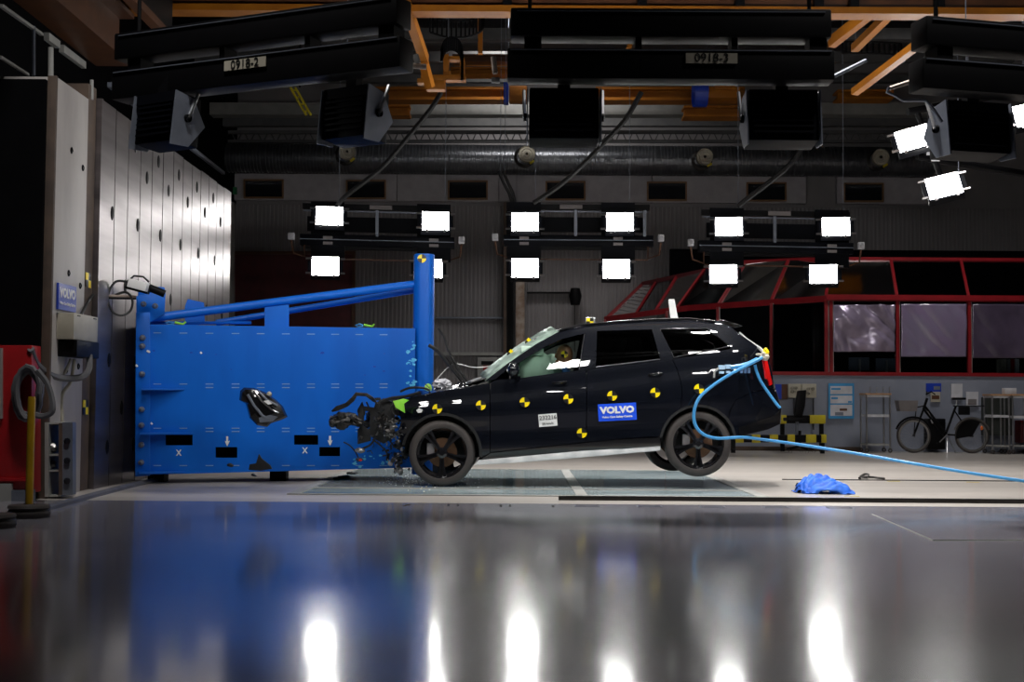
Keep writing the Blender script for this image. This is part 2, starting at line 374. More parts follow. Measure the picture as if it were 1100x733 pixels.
def wy(px): return (at(px, 431, 1).x and XW / at(px, 431, 1).x)
seams = [106, 107.6, 123.2, 138.7, 153, 166, 178.1, 190, 200.2, 210.5, 219.9, 228.7, 236.5, 245.5]
ys = [14.0 + .52 * i for i in range(14)]
wall = empty('wall_steel', (XW, 17.4, 0), None, None); wall['kind'] = 'structure'
ztop = 4.38
for i in range(13):
    y0 = 14.33 + i * .5; y1 = y0 + .5
    b = MB(); b.bb((XW - .35, y0 + .013, 0), (XW, y1 - .013, ztop + random.uniform(-.01, .01)))
    k1, k2 = random.uniform(-.0006, .0006), random.uniform(-.002, 0)
    for v in b.bm.verts:
        if v.co.x > XW - .1: v.co.x += k1 * (v.co.y - y0) / .5 + k2
    b.build('steel_panel', M['steel'], wall)
# bolt slots in the panels: diagonal rows
for r, (zs, y_0, n) in enumerate(((4.35, 15.6, 6), (3.15, 14.75, 7), (2.35, 15.3, 7), (1.45, 14.75, 5), (.9, 15.25, 4), (3.8, 16.1, 5), (.45, 14.75, 3))):
    for k in range(n):
        z = zs - (.0 if r else .25); y = y_0 + k * 1.0
        if y > 20.5 or z > ztop: continue
        b = MB(); b.blob((XW, y, z), (.014, .055, .085), 1, 0, 2)
        b.build('bolt_slot', M['black'], wall)
for y in (14.31,):
    MB().bb((XW - .35, 14.0, 0), (XW - .05, 14.26, ztop + .1)).build('slot_column', M['brownsteel'], wall)
    MB().bb((XW - .35, 14.28, 0), (XW + .01, 14.33, ztop)).build('edge_strip', M['steel'], wall)
MB().bb((XW - .35, 14.3, -0.0), (XW - .33, 20.9, ztop)).build('backing', M['black'], wall)
blk = empty('wall_concrete', (XW, 13.4, 0), None, None); blk['kind'] = 'structure'
MB().bb((XW - .75, 12.95, 0), (XW - .02, 13.93, 4.29)).build('concrete_block', M['conc'], blk, bevel=.015)
MB().bb((XW - .10, 12.91, 0), (XW - .01, 12.96, 4.29)).build('edge_angle', M['brownsteel'], blk, bevel=.005)
for y, z in ((13.42, 3.62), (13.42, 2.32), (13.78, 3.5), (13.78, 2.22), (13.78, 1.35), (13.42, 1.3)):
    MB().lathe([(.035, -.02), (.035, .006), (.02, .012)], (XW - .02, y, z), 'X', 12).build('anchor_hole', M['black'], blk)
# marker squares on the brown column
def quad_marker(name, P, U, V, r, parent, round_=True, th=.003):
    """yellow/black four-sector target centred at P, spanned by U,V"""
    N = U.cross(V).normalized(); b = MB()
    if round_: s = 6
    for q in range(4):
        b.mi = q % 2
        if round_:
            pts = [P] + [P + (U * cos(a) + V * sin(a)) * r for a in [q * pi / 2 + pi / 2 * k / s for k in range(s + 1)]]
        else:
            c = [(0, 0), (1, 0), (1, 1), (0, 1)]; sg = [(1, 1), (-1, 1), (-1, -1), (1, -1)][q]
            pts = [P + (U * x * sg[0] + V * y * sg[1]) * r for x, y in c]
        a = [b.bm.verts.new(p + N * th) for p in pts]; f = b.bm.faces.new(a); f.material_index = b.mi
        a2 = [b.bm.verts.new(p - N * th) for p in pts]; f2 = b.bm.faces.new(a2[::-1]); f2.material_index = b.mi
        for i in range(len(a)):
            j = (i + 1) % len(a); f3 = b.bm.faces.new((a[i], a2[i], a2[j], a[j])); f3.material_index = b.mi
    return b.build(name, [M['mblack'], M['yellow']], parent)
for k, z in enumerate((2.31, .91)):
    quad_marker('target_marker', Vector((XW - .04, 14.10, z)), Vector((0, 1, 0)), Vector((0, 0, 1)), .08, wall, False)
# low kerb along the wall
tag(MB().tube([gnd(-60, 575, .0), gnd(40, 551, .0), gnd(100, 534, .0), gnd(150, 521, .0), gnd(175, 516.5, .0)], .05, 8).build('floor_kerb', M['cableg'], smooth=True), 'grey rounded kerb along the foot of the steel wall', 'kerb')
# brand plate on the concrete
t = empty('blue_sign', (XW, 13.2, 1.9), 'blue sign with white lettering on the pale concrete pillar', 'sign')
y0, y1 = 13.06, 13.58; z0 = at(72, 334, 13.3).z; z1 = at(72, 306, 13.3).z
MB().bb((XW - .01, y0, z0), (XW + .012, y1, z1)).build('plate', M['bluedk'], t)
mt = Matrix.Translation((XW + .014, (y0 + y1) / 2, z0 + .64 * (z1 - z0))) @ Matrix.Rotation(pi / 2, 4, 'Z') @ Matrix.Rotation(pi / 2, 4, 'X')
text('VOLVO', M['white'], t, mt, .135, .006)
mt2 = Matrix.Translation((XW + .014, (y0 + y1) / 2, z0 + .25 * (z1 - z0))) @ Matrix.Rotation(pi / 2, 4, 'Z') @ Matrix.Rotation(pi / 2, 4, 'X')
text('Volvo Cars Safety Centre', M['white'], t, mt2, .042, .001)
# junction box
t = empty('junction_box', (XW, 13.6, 1.3), 'cream junction box with a black connector block under the blue sign', 'box')
z = lambda py: at(80, py, 13.4).z
MB().bb((XW - .02, 13.1, z(366)), (XW + .16, 13.85, z(338))).build('body', M['cream'], t, bevel=.01)
MB().bb((XW - .02, 13.15, z(384)), (XW + .18, 13.85, z(366.3))).build('connector_block', M['black'], t, bevel=.01)
for y in (13.2, 13.7): MB().bb((XW + .158, y, z(341)), (XW + .166, y + .08, z(340))).build('screw_slot', M['black'], t)
# cables on the left
def cable(pts, r, m, label, name='cable', Y=None, cat='cable', grp=None):
    P = [at(p[0], p[1], p[2] if len(p) > 2 else Y) for p in pts]
    c = spl(P)
    return tag(MB().tube(c, r, 6).build(name, m, smooth=True), label, cat, grp)
def spl(P, n=6):
    out = []
    for i in range(len(P) - 1):
        p0 = P[max(i - 1, 0)]; p1 = P[i]; p2 = P[i + 1]; p3 = P[min(i + 2, len(P) - 1)]
        for k in range(n):
            t = k / n
            out.append(.5 * ((2 * p1) + (p2 - p0) * t + (2 * p0 - 5 * p1 + 4 * p2 - p3) * t * t + (3 * p1 - p0 - 3 * p2 + p3) * t ** 3))
    out.append(P[-1]); return out
cable([(0, 402, 12.9), (35, 390, 13.1), (60, 375, 13.2), (80, 350, 13.5), (96, 322, 14.1), (104, 313, 14.5)], .018, M['cable'], 'black cable climbing past the junction box to the steel wall')
cable([(96, 382, 13.6), (95, 398, 13.5), (85, 406, 13.4), (60, 405, 13.1), (40, 392, 12.8), (33, 375, 12.6)], .035, M['cableg'], 'thick grey hose curving from the junction box to the coil', 'hose', cat='hose')
cable([(76, 386, 13.4), (70, 400, 13.35), (60, 418, 13.3), (60, 455, 13.3)], .018, M['cream'], 'cream cable dropping from the junction box, left one', grp=None)
cable([(80, 386, 13.4), (76, 410, 13.35), (67, 425, 13.3), (67, 455, 13.3)], .018, M['cream'], 'cream cable dropping from the junction box, right one')
for (c, s, r_) in (((0), 0, 0),):
    P = []
    for k in range(60):
        a = k / 60 * 2 * pi * 4; rr = 1 + .12 * sin(k * .7)
        P.append(at(29 + 13.5 * cos(a) * rr + (k % 15) * .12, 423 + 26 * sin(a) * rr, 12.47 + .002 * k))
    tag(MB().tube(P, .030, 7).build('hose_coil', M['cableg'], smooth=True), 'coiled grey hose hanging in front of the red cabinet', 'hose')
cable([(40, 398, 12.35), (52, 415, 12.35), (57, 440, 12.3), (48, 447, 12.3), (38, 446, 12.3)], .03, M['cableg'], 'loose loop of grey hose right of the coil', 'hose', cat='hose')
# camera arm and white box on the steel wall
t = empty('wall_light', at(150, 320, 14.9), 'white rectangular camera lamp with a black rear body on the steel wall', 'lamp')
q = Matrix.Rotation(R_(14), 3, 'Y')
MB().box(at(148.5, 306.5, 14.8), (.22, .12, .10), q).build('body', M['white'], t, bevel=.012)
MB().box(at(148.5, 308.5, 14.9), (.27, .10, .11), q).build('back_plate', M['black'], t, bevel=.01)
MB().cyl(at(160, 309, 14.95), at(177, 316, 15.0), .045, 12).build('lens_barrel', M['black'], t, smooth=True)
MB().tube([at(138, 302, 14.8), at(144, 296.5, 14.8), at(154, 297.5, 14.8), at(160, 303, 14.8)], .012, 6).build('handle', M['cable'], t)
t = empty('support_arm', at(120, 318, 14.7), 'thin steel arm with a clamp holding the white camera lamp', 'arm')
MB().cyl(at(100, 317, 14.6), at(146, 319, 14.9), .016, 8).build('rod', M['rustpost'], t)
MB().cyl(at(100, 320, 14.6), at(146, 321, 14.9), .012, 8).build('rod', M['black'], t)
MB().box(at(104, 310, 14.6), (.18, .06, .04)).build('clamp', M['black'], t)
cable([(137, 303, 14.8), (124, 303, 14.75), (116, 318, 14.7), (120, 334, 14.7), (130, 339, 14.75), (140, 334, 14.8), (142, 322, 14.8), (135, 314, 14.8), (122, 318, 14.75)], .014, M['cable'], 'black looped cable hanging beside the white camera lamp')
# red cabinet, steel rack, posts
t = empty('red_cabinet', gnd(14, 541), 'red steel cabinet at the left edge with pale panels at its foot', 'cabinet')
MB().px(-60, 371, 34, 530, 12.6, 12.85).build('body', M['redp'], t, bevel=.01)
MB().px(-60, 520, 12, 545, 12.55, 12.6).build('foot_panel', M['greybeam'], t)
MB().px(12, 527, 32, 545, 12.55, 12.7).build('foot_panel', M['slate'], t)
MB().px(-2, 374, 1, 450, 12.55, 12.6).build('edge_label', M['greybeam'], t)
MB().px(-60, 514, 34, 517, 12.56, 12.6).build('lower_rail', M['redp'], t)
t = empty('equipment_rack', gnd(60, 532), 'narrow open steel rack with two shelves beside the concrete pillar', 'rack')
MB().px(48, 454, 52, 534, 12.9, 13.3).build('side_panel', M['greybeam'], t)
MB().px(63, 455, 67, 532, 12.9, 13.3).build('side_panel', M['brownsteel'], t)
MB().px(67, 454, 78, 532, 12.9, 13.0).build('front_panel', M['slate'], t)
for y in (454, 488, 505, 532): MB().px(50, y, 66, y + 2, 12.92, 13.3).build('shelf', M['greybeam'], t)
for y in (474, 495, 517): MB().lathe([(.03, -.01), (.03, .01)], at(72, y, 12.89), 'Y', 10).build('bolt', M['black'], t)
for y, s in ((481, .05), (499, .04)): MB().blob(at(57, y, 13.0), (s, s, s), 3, .2).build('fitting', M['alu'], t)
def barrier_post(px, py, label, pole=True):
    g = gnd(px, py); t = empty('floor_post', g, label, 'post')
    MB().lathe([(.165, 0), (.175, .02), (.175, .05), (.16, .07), (.175, .085), (.165, .105), (.05, .115)], g, 'Z', 32).build('base', M['rubber'], t, smooth=True)
    if pole: MB().lathe([(.032, .1), (.032, 1.0), (.028, 1.02)], g, 'Z', 16).build('pole', M['postery'], t, smooth=True)
    return t
barrier_post(31, 556, 'yellow post on a round black base in front of the red cabinet')
barrier_post(-8, 567, 'black round post base cut off by the left edge of the photo')
# ---------------------------------------------------------------- office with red frames
def face_xy(p): return (p.x, p.y)
A_ = at(887, 321, 27.3); B_ = at(740, 331, 29.6); C_ = at(650, 343, 33.6)
X_end = 15.9
ze = A_.z
zr = at(900, 277, 28.7).z
zs = at(950, 403.5, 27.3).z
YF = 27.3
struct(MB().bb((A_.x - 2.6, YF, 0), (X_end, YF + .25, zs)).build('wall_office', M['greywall']))
struct(MB().bb((A_.x - 2.6, YF - .03, 0), (at(925, 480, YF).x, YF, .09)).build('baseboard_office', M['brownsteel']))
posts = [827, 887.5, 892.5, 964, 1041, 1118]
off = empty('window_20', (A_.x, YF, zs), None, None); off['kind'] = 'structure'; off.name = 'window_8'
def bar(a, b, w_, m, name, par, d=.06):
    a = Vector(a); b = Vector(b); dirv = (b - a); L = dirv.length; q = dirv.to_track_quat('X', 'Z').to_matrix()
    return MB().box((a + b) / 2, (L, d, w_), q).build(name, m, par)
bar((A_.x - 2.6, YF, zs + .03), (X_end, YF, zs + .03), .075, M['redframe'], 'sill_rail', off)
bar((A_.x, YF, ze + .02), (X_end, YF, ze + .02), .14, M['redframe'], 'head_rail', off, .09)
bar((A_.x, YF - .06, ze - .01), (X_end, YF - .06, ze - .01), .03, M['redframe'], 'head_moulding', off)
for p in posts[1:]:
    x = at(p, 360, YF).x
    MB().bb((x - .035, YF - .04, zs), (x + .035, YF + .04, ze)).build('mullion', M['redframe'], off)
    MB().bb((x + .035, YF - .02, zs), (x + .055, YF + .03, ze)).build('mullion_edge', M['greybeam'], off)
x = at(828.5, 360, YF + .8).x
for i, (p, Y) in enumerate(((828.5, 28.1), (771, 29.0), (716, 30.3), (650, 33.5))):
    u = at(p, 360, Y).x; zz = at(p, 326 + i * 4 if i < 3 else 343, Y).z
    MB().bb((u - .03, Y - .04, zs if i == 0 else 0), (u + .03, Y + .04, zz)).build('mullion', M['redframe'], off)
    MB().bb((u + .03, Y - .02, zs if i == 0 else 0), (u + .05, Y + .03, zz)).build('mullion_edge', M['greybeam'], off)
sw = [Vector((at(p, 360, Y).x, Y, zs / 2)) for p, Y in ((828.5, 28.1), (771, 29.0), (716, 30.3), (650, 33.5))]
for i in range(3):
    o = bar(sw[i], sw[i + 1], zs, M['greywall'], 'wall_office_side_%d' % (i + 1), None, .08); struct(o)
# eave of the receding side, ridge and sloping glass roof with red ribs
bar(A_, B_, .13, M['redframe'], 'eave_rail', off); bar(B_, C_, .13, M['redframe'], 'eave_rail', off)
RD = [at(690, 305, 33.9), at(757, 291, 31.2), at(800, 282, 29.9), at(885, 278.5, 28.8), (X_end, 28.8, zr)]
RD[4] = Vector((X_end, 28.8, RD[3].z))
for i in range(4): bar(RD[i], RD[i + 1], .10, M['redframe'] if i else M['maroon'], 'ridge_rail', off)
def lerp(a, b, t): return a + (b - a) * t
ribs = [(C_, RD[0]), (at(683, 338, 32.0), at(707, 300, 33.4)), (at(704, 335, 31.1), at(728, 296, 32.4)), (at(727, 332, 30.1), at(757, 290, 31.2)),
        (at(771, 329, 29.1), at(800, 283, 29.9)), (at(828, 325, 28.2), at(847, 280, 29.2)), (A_, at(893, 279, 28.8))]
for a, c in ribs: bar(a, c, .07, M['redframe'], 'rib', off)
rx = []
for p, q in ((964, 957), (1041, 1032), (1118, 1107)):
    a = at(p, 321, YF); a.z = ze; c = at(q, 278, 28.8); c.z = RD[3].z; bar(a, c, .07, M['redframe'], 'rib', off); ribs.append((a, c))
ribs.append((Vector((X_end, YF, ze)), Vector((X_end, 28.8, RD[3].z))))
for (a, c), (e, f) in zip(ribs[:-1], ribs[1:]):
    b = MB(); vs = [b.bm.verts.new(p) for p in (a, e, f, c)]; b.bm.faces.new(vs)
    ob = b.build('roof_pane', M['pane'], off)
# panes + plastic sheets in the front bays
bays = [(830, 886), (893.5, 962), (966, 1038), (1043, 1115)]
for i, (x0, x1) in enumerate(bays):
    Yp = YF + (.02 if i else .5)
    MB().px(x0, 327, x1, 402, Yp, Yp + .01).build('pane', M['pane'], off)
struct(MB().bb((A_.x - 2.6, YF + 6.0, 0), (X_end, YF + 6.2, 5)).build('wall_office_inner', M['dark']))
def sheet(name, x0, x1, y0, y1, Y, m, label, seed, amp):
    b = MB(); nx, ny = 44, 34; g = []
    for j in range(ny + 1):
        row = []
        for i in range(nx + 1):
            px = x0 + (x1 - x0) * i / nx; py = y0 + (y1 - y0) * j / ny
            p = at(px, py, Y); u = i / nx; v = j / ny
            n1 = noise.noise(Vector((u * 2.2 + seed, v * 1.3, seed))); n2 = noise.noise(Vector((u * 7 + v * 2, v * 2 + seed, 2))) * .35; 
            n3 = abs(noise.noise(Vector((u * 3.5 - v * 2.2, v * .8 + u, seed + 5))))
            p.y += amp * (n1 * .9 + n2 * .35 - n3 * .9) - .03
            row.append(b.bm.verts.new(p))
        g.append(row)
    for j in range(ny):
        for i in range(nx): b.bm.faces.new((g[j][i], g[j + 1][i], g[j + 1][i + 1], g[j][i + 1]))
    o = b.build(name, m, smooth=True, sharp=180)
    so = o.modifiers.new('thick', 'SOLIDIFY'); so.thickness = .004
    return tag(o, label, 'sheet')
sheet('plastic_sheet', 894.5, 961, 328, 378, YF - .14, M['foil2'], 'crumpled silvery plastic sheet catching the lights in the red window', 1, .20)
sheet('plastic_sheet', 967.5, 1037.5, 327, 383.5, YF - .10, M['foil'], 'dull violet plastic sheet with soft folds, middle window bay', 4, .05)
sheet('plastic_sheet', 1044, 1112, 327, 385, YF - .10, M['foildk'], 'dark plastic sheet in the bay at the right edge', 8, .05)
for i, (x, y) in enumerate(((924, 392), (953, 393))):
    t = empty('office_monitor', at(x, 402, 28.2), ['dark office monitor behind the bay with the silvery sheet, left one', 'dark office monitor behind the bay with the silvery sheet, right one'][i], 'monitor')
    MB().px(x - 12, y - 8, x + 10, y + 6, 28.2, 28.25).build('screen', M['slate'], t, bevel=.01)
    MB().px(x - 1, y - 6, x + 1, y + 9, 28.15, 28.2).build('stand', M['greybeam'], t)
t = empty('desk', at(950, 403, 28.4), 'dark desk behind the red office windows', 'desk')
MB().bb((A_.x + .1, 28.0, zs - .12), (X_end - .1, 29.2, zs - .05)).build('desk_top', M['black'], t)
for xx in (A_.x + .3, 11, X_end - .4): MB().bb((xx, 28.1, 0), (xx + .08, 29.1, zs - .12)).build('leg', M['black'], t)
for i, (x, w_, m) in enumerate(((1078, 6, 'cream'), (1084, 3, 'greybeam'), (1088, 3, 'redp'), (1093, 4, 'white'))):
    tag(MB().px(x - w_ / 2, 386, x + w_ / 2, 402, 28.1, 28.35).build('binder', M[m]), ['cream', 'narrow grey', 'red', 'white'][i] + ' binder standing on the office desk near the right edge', 'binder', None)
# ---------------------------------------------------------------- blue crash barrier
XBL = at(150, 430, 15.25).x; XBR = at(446, 430, 16.25).x
def yb(X): return 15.25 + (X - XBL) / (XBR - XBL) * 1.0
def atb(px, py, off=0.0):
    Y = 15.6
    for _ in range(6):
        p = at(px, py, Y); Y = yb(p.x) + off
    return at(px, py, Y)
BN = Vector((-(1.0) / (XBR - XBL) * -1, 1, 0)); BN = Vector((-1.0 / (XBR - XBL), 1, 0)).normalized()   # inward normal of the blue face
BU = Vector((1, 1.0 / (XBR - XBL), 0)).normalized()
bar_ = empty('crash_barrier', (atb(300, 505).x, 15.8, .1), 'large blue painted steel crash block with a round corner column and tubular braces', 'barrier')
def bslab(b, pts, d0, d1):
    """plate lying in the plane of the blue face, from depth d0 to d1 behind it"""
    P = [atb(*p) for p in pts]
    a = [b.bm.verts.new(p + BN * d0) for p in P]; c = [b.bm.verts.new(p + BN * d1) for p in P]
    n = len(P); fs = [b.bm.faces.new(a), b.bm.faces.new(c[::-1])]
    for i in range(n): fs.append(b.bm.faces.new((a[i], c[i], c[(i + 1) % n], a[(i + 1) % n])))
    b._tag(fs); return b
def R4(x0, y0, x1, y1): return [(x0, y0), (x1, y0), (x1, y1), (x0, y1)]
# face plate cut around four openings: strips
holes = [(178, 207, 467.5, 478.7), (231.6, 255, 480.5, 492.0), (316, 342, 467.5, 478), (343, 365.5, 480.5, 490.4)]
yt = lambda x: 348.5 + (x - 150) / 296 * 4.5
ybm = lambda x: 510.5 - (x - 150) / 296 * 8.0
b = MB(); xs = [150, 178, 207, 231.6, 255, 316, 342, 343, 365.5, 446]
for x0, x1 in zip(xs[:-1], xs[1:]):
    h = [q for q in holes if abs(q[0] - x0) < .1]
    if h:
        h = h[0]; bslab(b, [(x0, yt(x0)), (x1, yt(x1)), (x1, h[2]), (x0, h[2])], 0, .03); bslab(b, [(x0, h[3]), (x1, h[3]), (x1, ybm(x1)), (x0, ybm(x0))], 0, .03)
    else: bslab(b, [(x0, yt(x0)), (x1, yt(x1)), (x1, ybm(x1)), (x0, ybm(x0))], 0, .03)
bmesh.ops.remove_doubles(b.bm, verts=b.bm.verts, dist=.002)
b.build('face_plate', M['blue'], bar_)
b = MB(); bslab(b, [(150, yt(150)), (446, yt(446)), (446, ybm(446)), (150, ybm(150))], .9, .95)
b.build('rear_plate', M['blue'], bar_)
b = MB(); P = [atb(150, yt(150)), atb(446, yt(446))]
for zz, hh in ((0, .03),):
    a, c = P; vs = []
    for s in (0, -.03):
        vs.append([b.bm.verts.new(q) for q in (a + Vector((0, 0, s)) + BN * .03, c + Vector((0, 0, s)) + BN * .03, c + Vector((0, 0, s)) + BN * .9, a + Vector((0, 0, s)) + BN * .9)])
    b.bm.faces.new(vs[0]); b.bm.faces.new(vs[1][::-1])
    for i in range(4): b.bm.faces.new((vs[0][i], vs[1][i], vs[1][(i + 1) % 4], vs[0][(i + 1) % 4]))
b.build('top_plate', M['blue'], bar_)
b = MB(); bslab(b, [(150, ybm(150) - 2), (446, ybm(446) - 2), (446, ybm(446)), (150, ybm(150))], .03, .9); b.build('bottom_plate', M['blue'], bar_)
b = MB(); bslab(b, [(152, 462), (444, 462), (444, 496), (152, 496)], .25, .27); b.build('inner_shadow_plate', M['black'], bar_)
# mounting flange against the steel wall
b = MB(); bslab(b, [(146, 336), (161, 336), (161, 511), (145, 512)], -.06, .0); b.build('mounting_flange', M['blue'], bar_, bevel=.008)
b = MB(); bslab(b, [(146.5, 318), (158, 316), (178, 312), (177, 336), (161, 347), (146.5, 350)], .02, .06); b.build('bracket_plate', M['blue'], bar_, bevel=.006)
b = MB(); bslab(b, [(150, 307), (177, 308), (178, 314), (162, 318), (148, 319)], .08, .14); b.build('bracket_plate', M['blue'], bar_, bevel=.006)
b = MB(); bslab(b, [(201, 326), (204, 318), (222, 322), (223, 346), (201, 348)], .5, .55); b.build('bracket_plate', M['blue'], bar_)
b = MB(); bslab(b, [(285, 330), (311, 327), (311, 352), (285, 351)], .05, .1); b.build('bracket_plate', M['blue'], bar_)
for x, y in ((154.5, 327), (167, 329), (153.5, 363), (153.3, 372), (153, 402), (152.5, 440), (152.3, 457), (152.2, 478), (152, 497)):
    p = atb(x, y, -.06)
    b = MB(); b.lathe([(.035, 0), (.035, -.025), (.02, -.05), (.008, -.055)], p, 'Y', 8); b.build('bolt', M['slate'], bar_)
# gusset shelves
for (x0, x1, y) in ((152, 198, 417.5), (150, 208, 464.8), (149, 199, 506.5)):
    b = MB(); a = atb(x0, y); c = atb(x1, y); th = .02
    for z0 in (0,):
        V = [a, c, a - BN * .22]
        u = [b.bm.verts.new(v) for v in V]; l = [b.bm.verts.new(v - Vector((0, 0, th))) for v in V]
        b.bm.faces.new(u); b.bm.faces.new(l[::-1])
        for i in range(3): b.bm.faces.new((u[i], l[i], l[(i + 1) % 3], u[(i + 1) % 3]))
    b.build('gusset_shelf', M['blue'], bar_)
# slot marks
b = MB()
for r, y in enumerate((357.8, 412.8, 416.6, 460.3, 463.8, 500.4)):
    for k, x in enumerate((169, 197, 225, 253, 280, 307, 334, 360, 386, 412)):
        if r in (0, 5, 1, 3) or k >= 2:
            yy = y + (k * .22 if r == 0 else 0)
            bslab(b, R4(x - 4.2, yy - .5, x + 4.2, yy + .4), -.004, .001)
b.build('slot_marks', M['paleslot'], bar_)['kind'] = 'stuff'
# white crosses and arrows
for x, y in ((192, 486.5), (327.5, 484)):
    b = MB(); bslab(b, [(x - 3, y - 3.2), (x - 1.6, y - 3.2), (x + 3, y + 3.2), (x + 1.6, y + 3.2)], -.005, .001)
    bslab(b, [(x + 3, y - 3.2), (x + 1.6, y - 3.2), (x - 3, y + 3.2), (x - 1.6, y + 3.2)], -.006, .001); b.build('cross_mark', M['white'], bar_)
for x, y in ((244, 475), (354.5, 474.5)):
    b = MB(); bslab(b, R4(x - 1.1, y - 6, x + 1.1, y), -.005, .001)
    bslab(b, [(x - 2.8, y - 1.5), (x, y + 0), (x + 2.8, y - 1.5), (x + .2, y + 4.5), (x - .2, y + 4.5)], -.006, .001); b.build('arrow_mark', M['white'], bar_)
rng = random.Random(5)
b = MB()
for x, y, s in ((346, 379, 3), (205, 379, 2.4), (232, 381, 1.6), (402, 394, 2), (412, 399, 2.2), (392, 403, 1.6), (248, 397, 1.2), (413, 380, 1.2), (165, 377, 2), (218, 380, 1.4)):
    pts = [(x + s * rng.uniform(.5, 1.2) * cos(a), y + s * .45 * rng.uniform(.5, 1.2) * sin(a)) for a in (0, 1.2, 2.4, 3.6, 4.9)]
    bslab(b, pts, -.004, .001)
tag(b.build('scuff_marks', M['bluedk'], bar_), kind='stuff')
b = MB()
for x, y, s in ((216, 379, 1.5), (160, 378, 1.6), (147, 393, 1.8), (163, 455, 1.6), (158.5, 377.5, 1.4)):
    bslab(b, [(x + s * cos(a), y + s * sin(a)) for a in (.3, 1.6, 3, 4.4)], -.07 if x < 161 else -.006, .001)
b.build('paper_chips', M['white'], bar_)['kind'] = 'stuff'
# cyan scuffs where the car scraped past
b = MB()
for k in range(46):
    x = 441 + rng.gauss(0, 2.2) + 4; y = rng.uniform(364, 428)
    if x > 445.5 or x < 436: x = rng.uniform(437, 445)
    if k > 26: x = rng.uniform(378, 430); y = 497 + rng.gauss(0, 4) - (430 - x) * .02
    s = rng.uniform(.8, 3); pts = [(x + s * rng.uniform(.4, 1.3) * cos(a), min(ybm(x), y + s * .7 * rng.uniform(.3, 1.3) * sin(a))) for a in (0, .9, 1.7, 2.6, 3.5, 4.4, 5.4)]
    bslab(b, pts, -.003 - k * .0001, .001)
b.build('scrape_marks', mat('cyan_scraped_paint', (.06, .42, .80), .5, col2=(.15, .6, .85), nscale=20), bar_)['kind'] = 'stuff'
# column
pc = at(454.2, 430, 16.42); rc = 11.2 / 1380 * 16.42
zt = at(454, 273.5, 16.42).z
MB().lathe([(rc - .01, .07), (rc, .08), (rc, zt - .01), (rc - .012, zt), (rc - .03, zt), (rc - .03, zt - .05)], (pc.x, pc.y, 0), 'Z', 40).build('round_column', M['blue'], bar_, smooth=True)
b = MB(); U = Vector((1, 0, 0)); V = Vector((0, 0, 1))
quad_marker('target_marker', Vector((pc.x - .02, pc.y - rc - .004, at(453, 278, 16.3).z)), U, V, .055, bar_)
for k, (a, c, r) in enumerate(((atb(158, 342.5, .12), at(446, 305.5, 16.42), .052), (atb(232, 347, .7), at(446, 312, 16.6), .040), )):
    a2 = a; c2 = c + (c - a).normalized() * .06
    MB().cyl(a2, c2, r, 16).build('brace_tube', M['blue'], bar_, smooth=True)
MB().cyl(atb(160, 347, .3), atb(270, 347, .3), .02, 8).build('brace_tube', M['blue'], bar_, smooth=True)
for x in (170, 300):
    p = atb(x, 508, .4); MB().bb((p.x - .1, p.y - .1, 0), (p.x + .1, p.y + .1, p.z + .02)).build('foot', M['black'], bar_)
for x, y, dx in ((391, 349.5, 0), (188, 344, 2)):
    t = empty('tie_down_clip', atb(x, y, .05), 'bright green strap clip lying on top of the blue block, ' + ('near its column' if x > 300 else 'near its wall end'), 'clip')
    p = atb(x, y + 1.2, .08); p.z = atb(x, 350 if x < 300 else 352.3).z + .012
    MB().tube([p + Vector((0, 0, .03)), p + Vector((.1, 0, .01)), p + Vector((.13, 0, .04))], .014, 6).build('clip_body', M['lime'], t)
    MB().tube([p + Vector((-.06 + .05 * cos(a), 0, .02 + .02 * sin(a))) for a in (0, 1.5, 3, 4.5, 6)], .01, 6).build('ring', M['hose'], t)
# dark steel block on the floor behind the barrier
# ---------------------------------------------------------------- the car
car = empty('crashed_car', (at(610, 523, 15).x, 15.96, 0), 'black estate sport utility car nose down against the blue barrier with shattered front', 'car')
XF = at(474.5, 487, 15).x; XRr = at(750, 477, 15).x
YC = 15.96
PROF = [(-.2, .12), (.18, .12), (.30, .075), (.38, .035), (.50, .028), (.62, .030), (.72, .018), (.86, 0), (.98, -.002), (1.04, .002), (1.09, .014), (1.15, .040), (1.20, .048), (1.27, .052), (1.34, .069), (1.39, .085), (1.45, .107), (1.53, .138), (1.61, .171), (1.69, .208), (1.77, .253), (1.86, .34), (1.90, .46), (2.0, .62)]
def prof(z):
    for (a, u), (c, v), in zip(PROF[:-1], PROF[1:]):
        if z <= c:
            t = (z - a) / (c - a); return u + (v - u) * t
    return PROF[-1][1]
GW = [math.exp(-(k / 4.0) ** 2) for k in range(-7, 8)]; GS = sum(GW)
PTAB = [sum(prof(-.3 + i * .01 + k * .01) * g for k, g in zip(range(-7, 8), GW)) / GS for i in range(260)]
def profs(z):
    t = min(max((z + .3) / .01, 0), 258.9); i = int(t); t -= i
    p0, p1, p2, p3 = PTAB[max(i - 1, 0)], PTAB[i], PTAB[i + 1], PTAB[min(i + 2, 259)]
    return p1 + .5 * t * (p2 - p0 + t * (2 * p0 - 5 * p1 + 4 * p2 - p3 + t * (3 * (p1 - p2) + p3 - p0)))
XE = at(770, 430, 15).x; XEE = at(838, 430, 15).x; XQ = at(500, 430, 15).x; XQQ = at(428, 430, 15).x
def sm(a, b, x):
    t = min(max((x - a) / (b - a), 0), 1); return t * t * (3 - 2 * t)
def S(X, Z):
    zp = Z - .04 * (X - XF)
    zb = zp - (.1 * (X - XF) - .18) * sm(.6, 1.2, zp) * (1 - sm(1.45, 1.85, zp))
    s = profs(zb)
    t = max(0, (X - XE) / (XEE - XE)); s += .30 * t ** 2.3
    t = max(0, (XQ - X) / (XQ - XQQ)); s += .16 * t ** 2
    return s
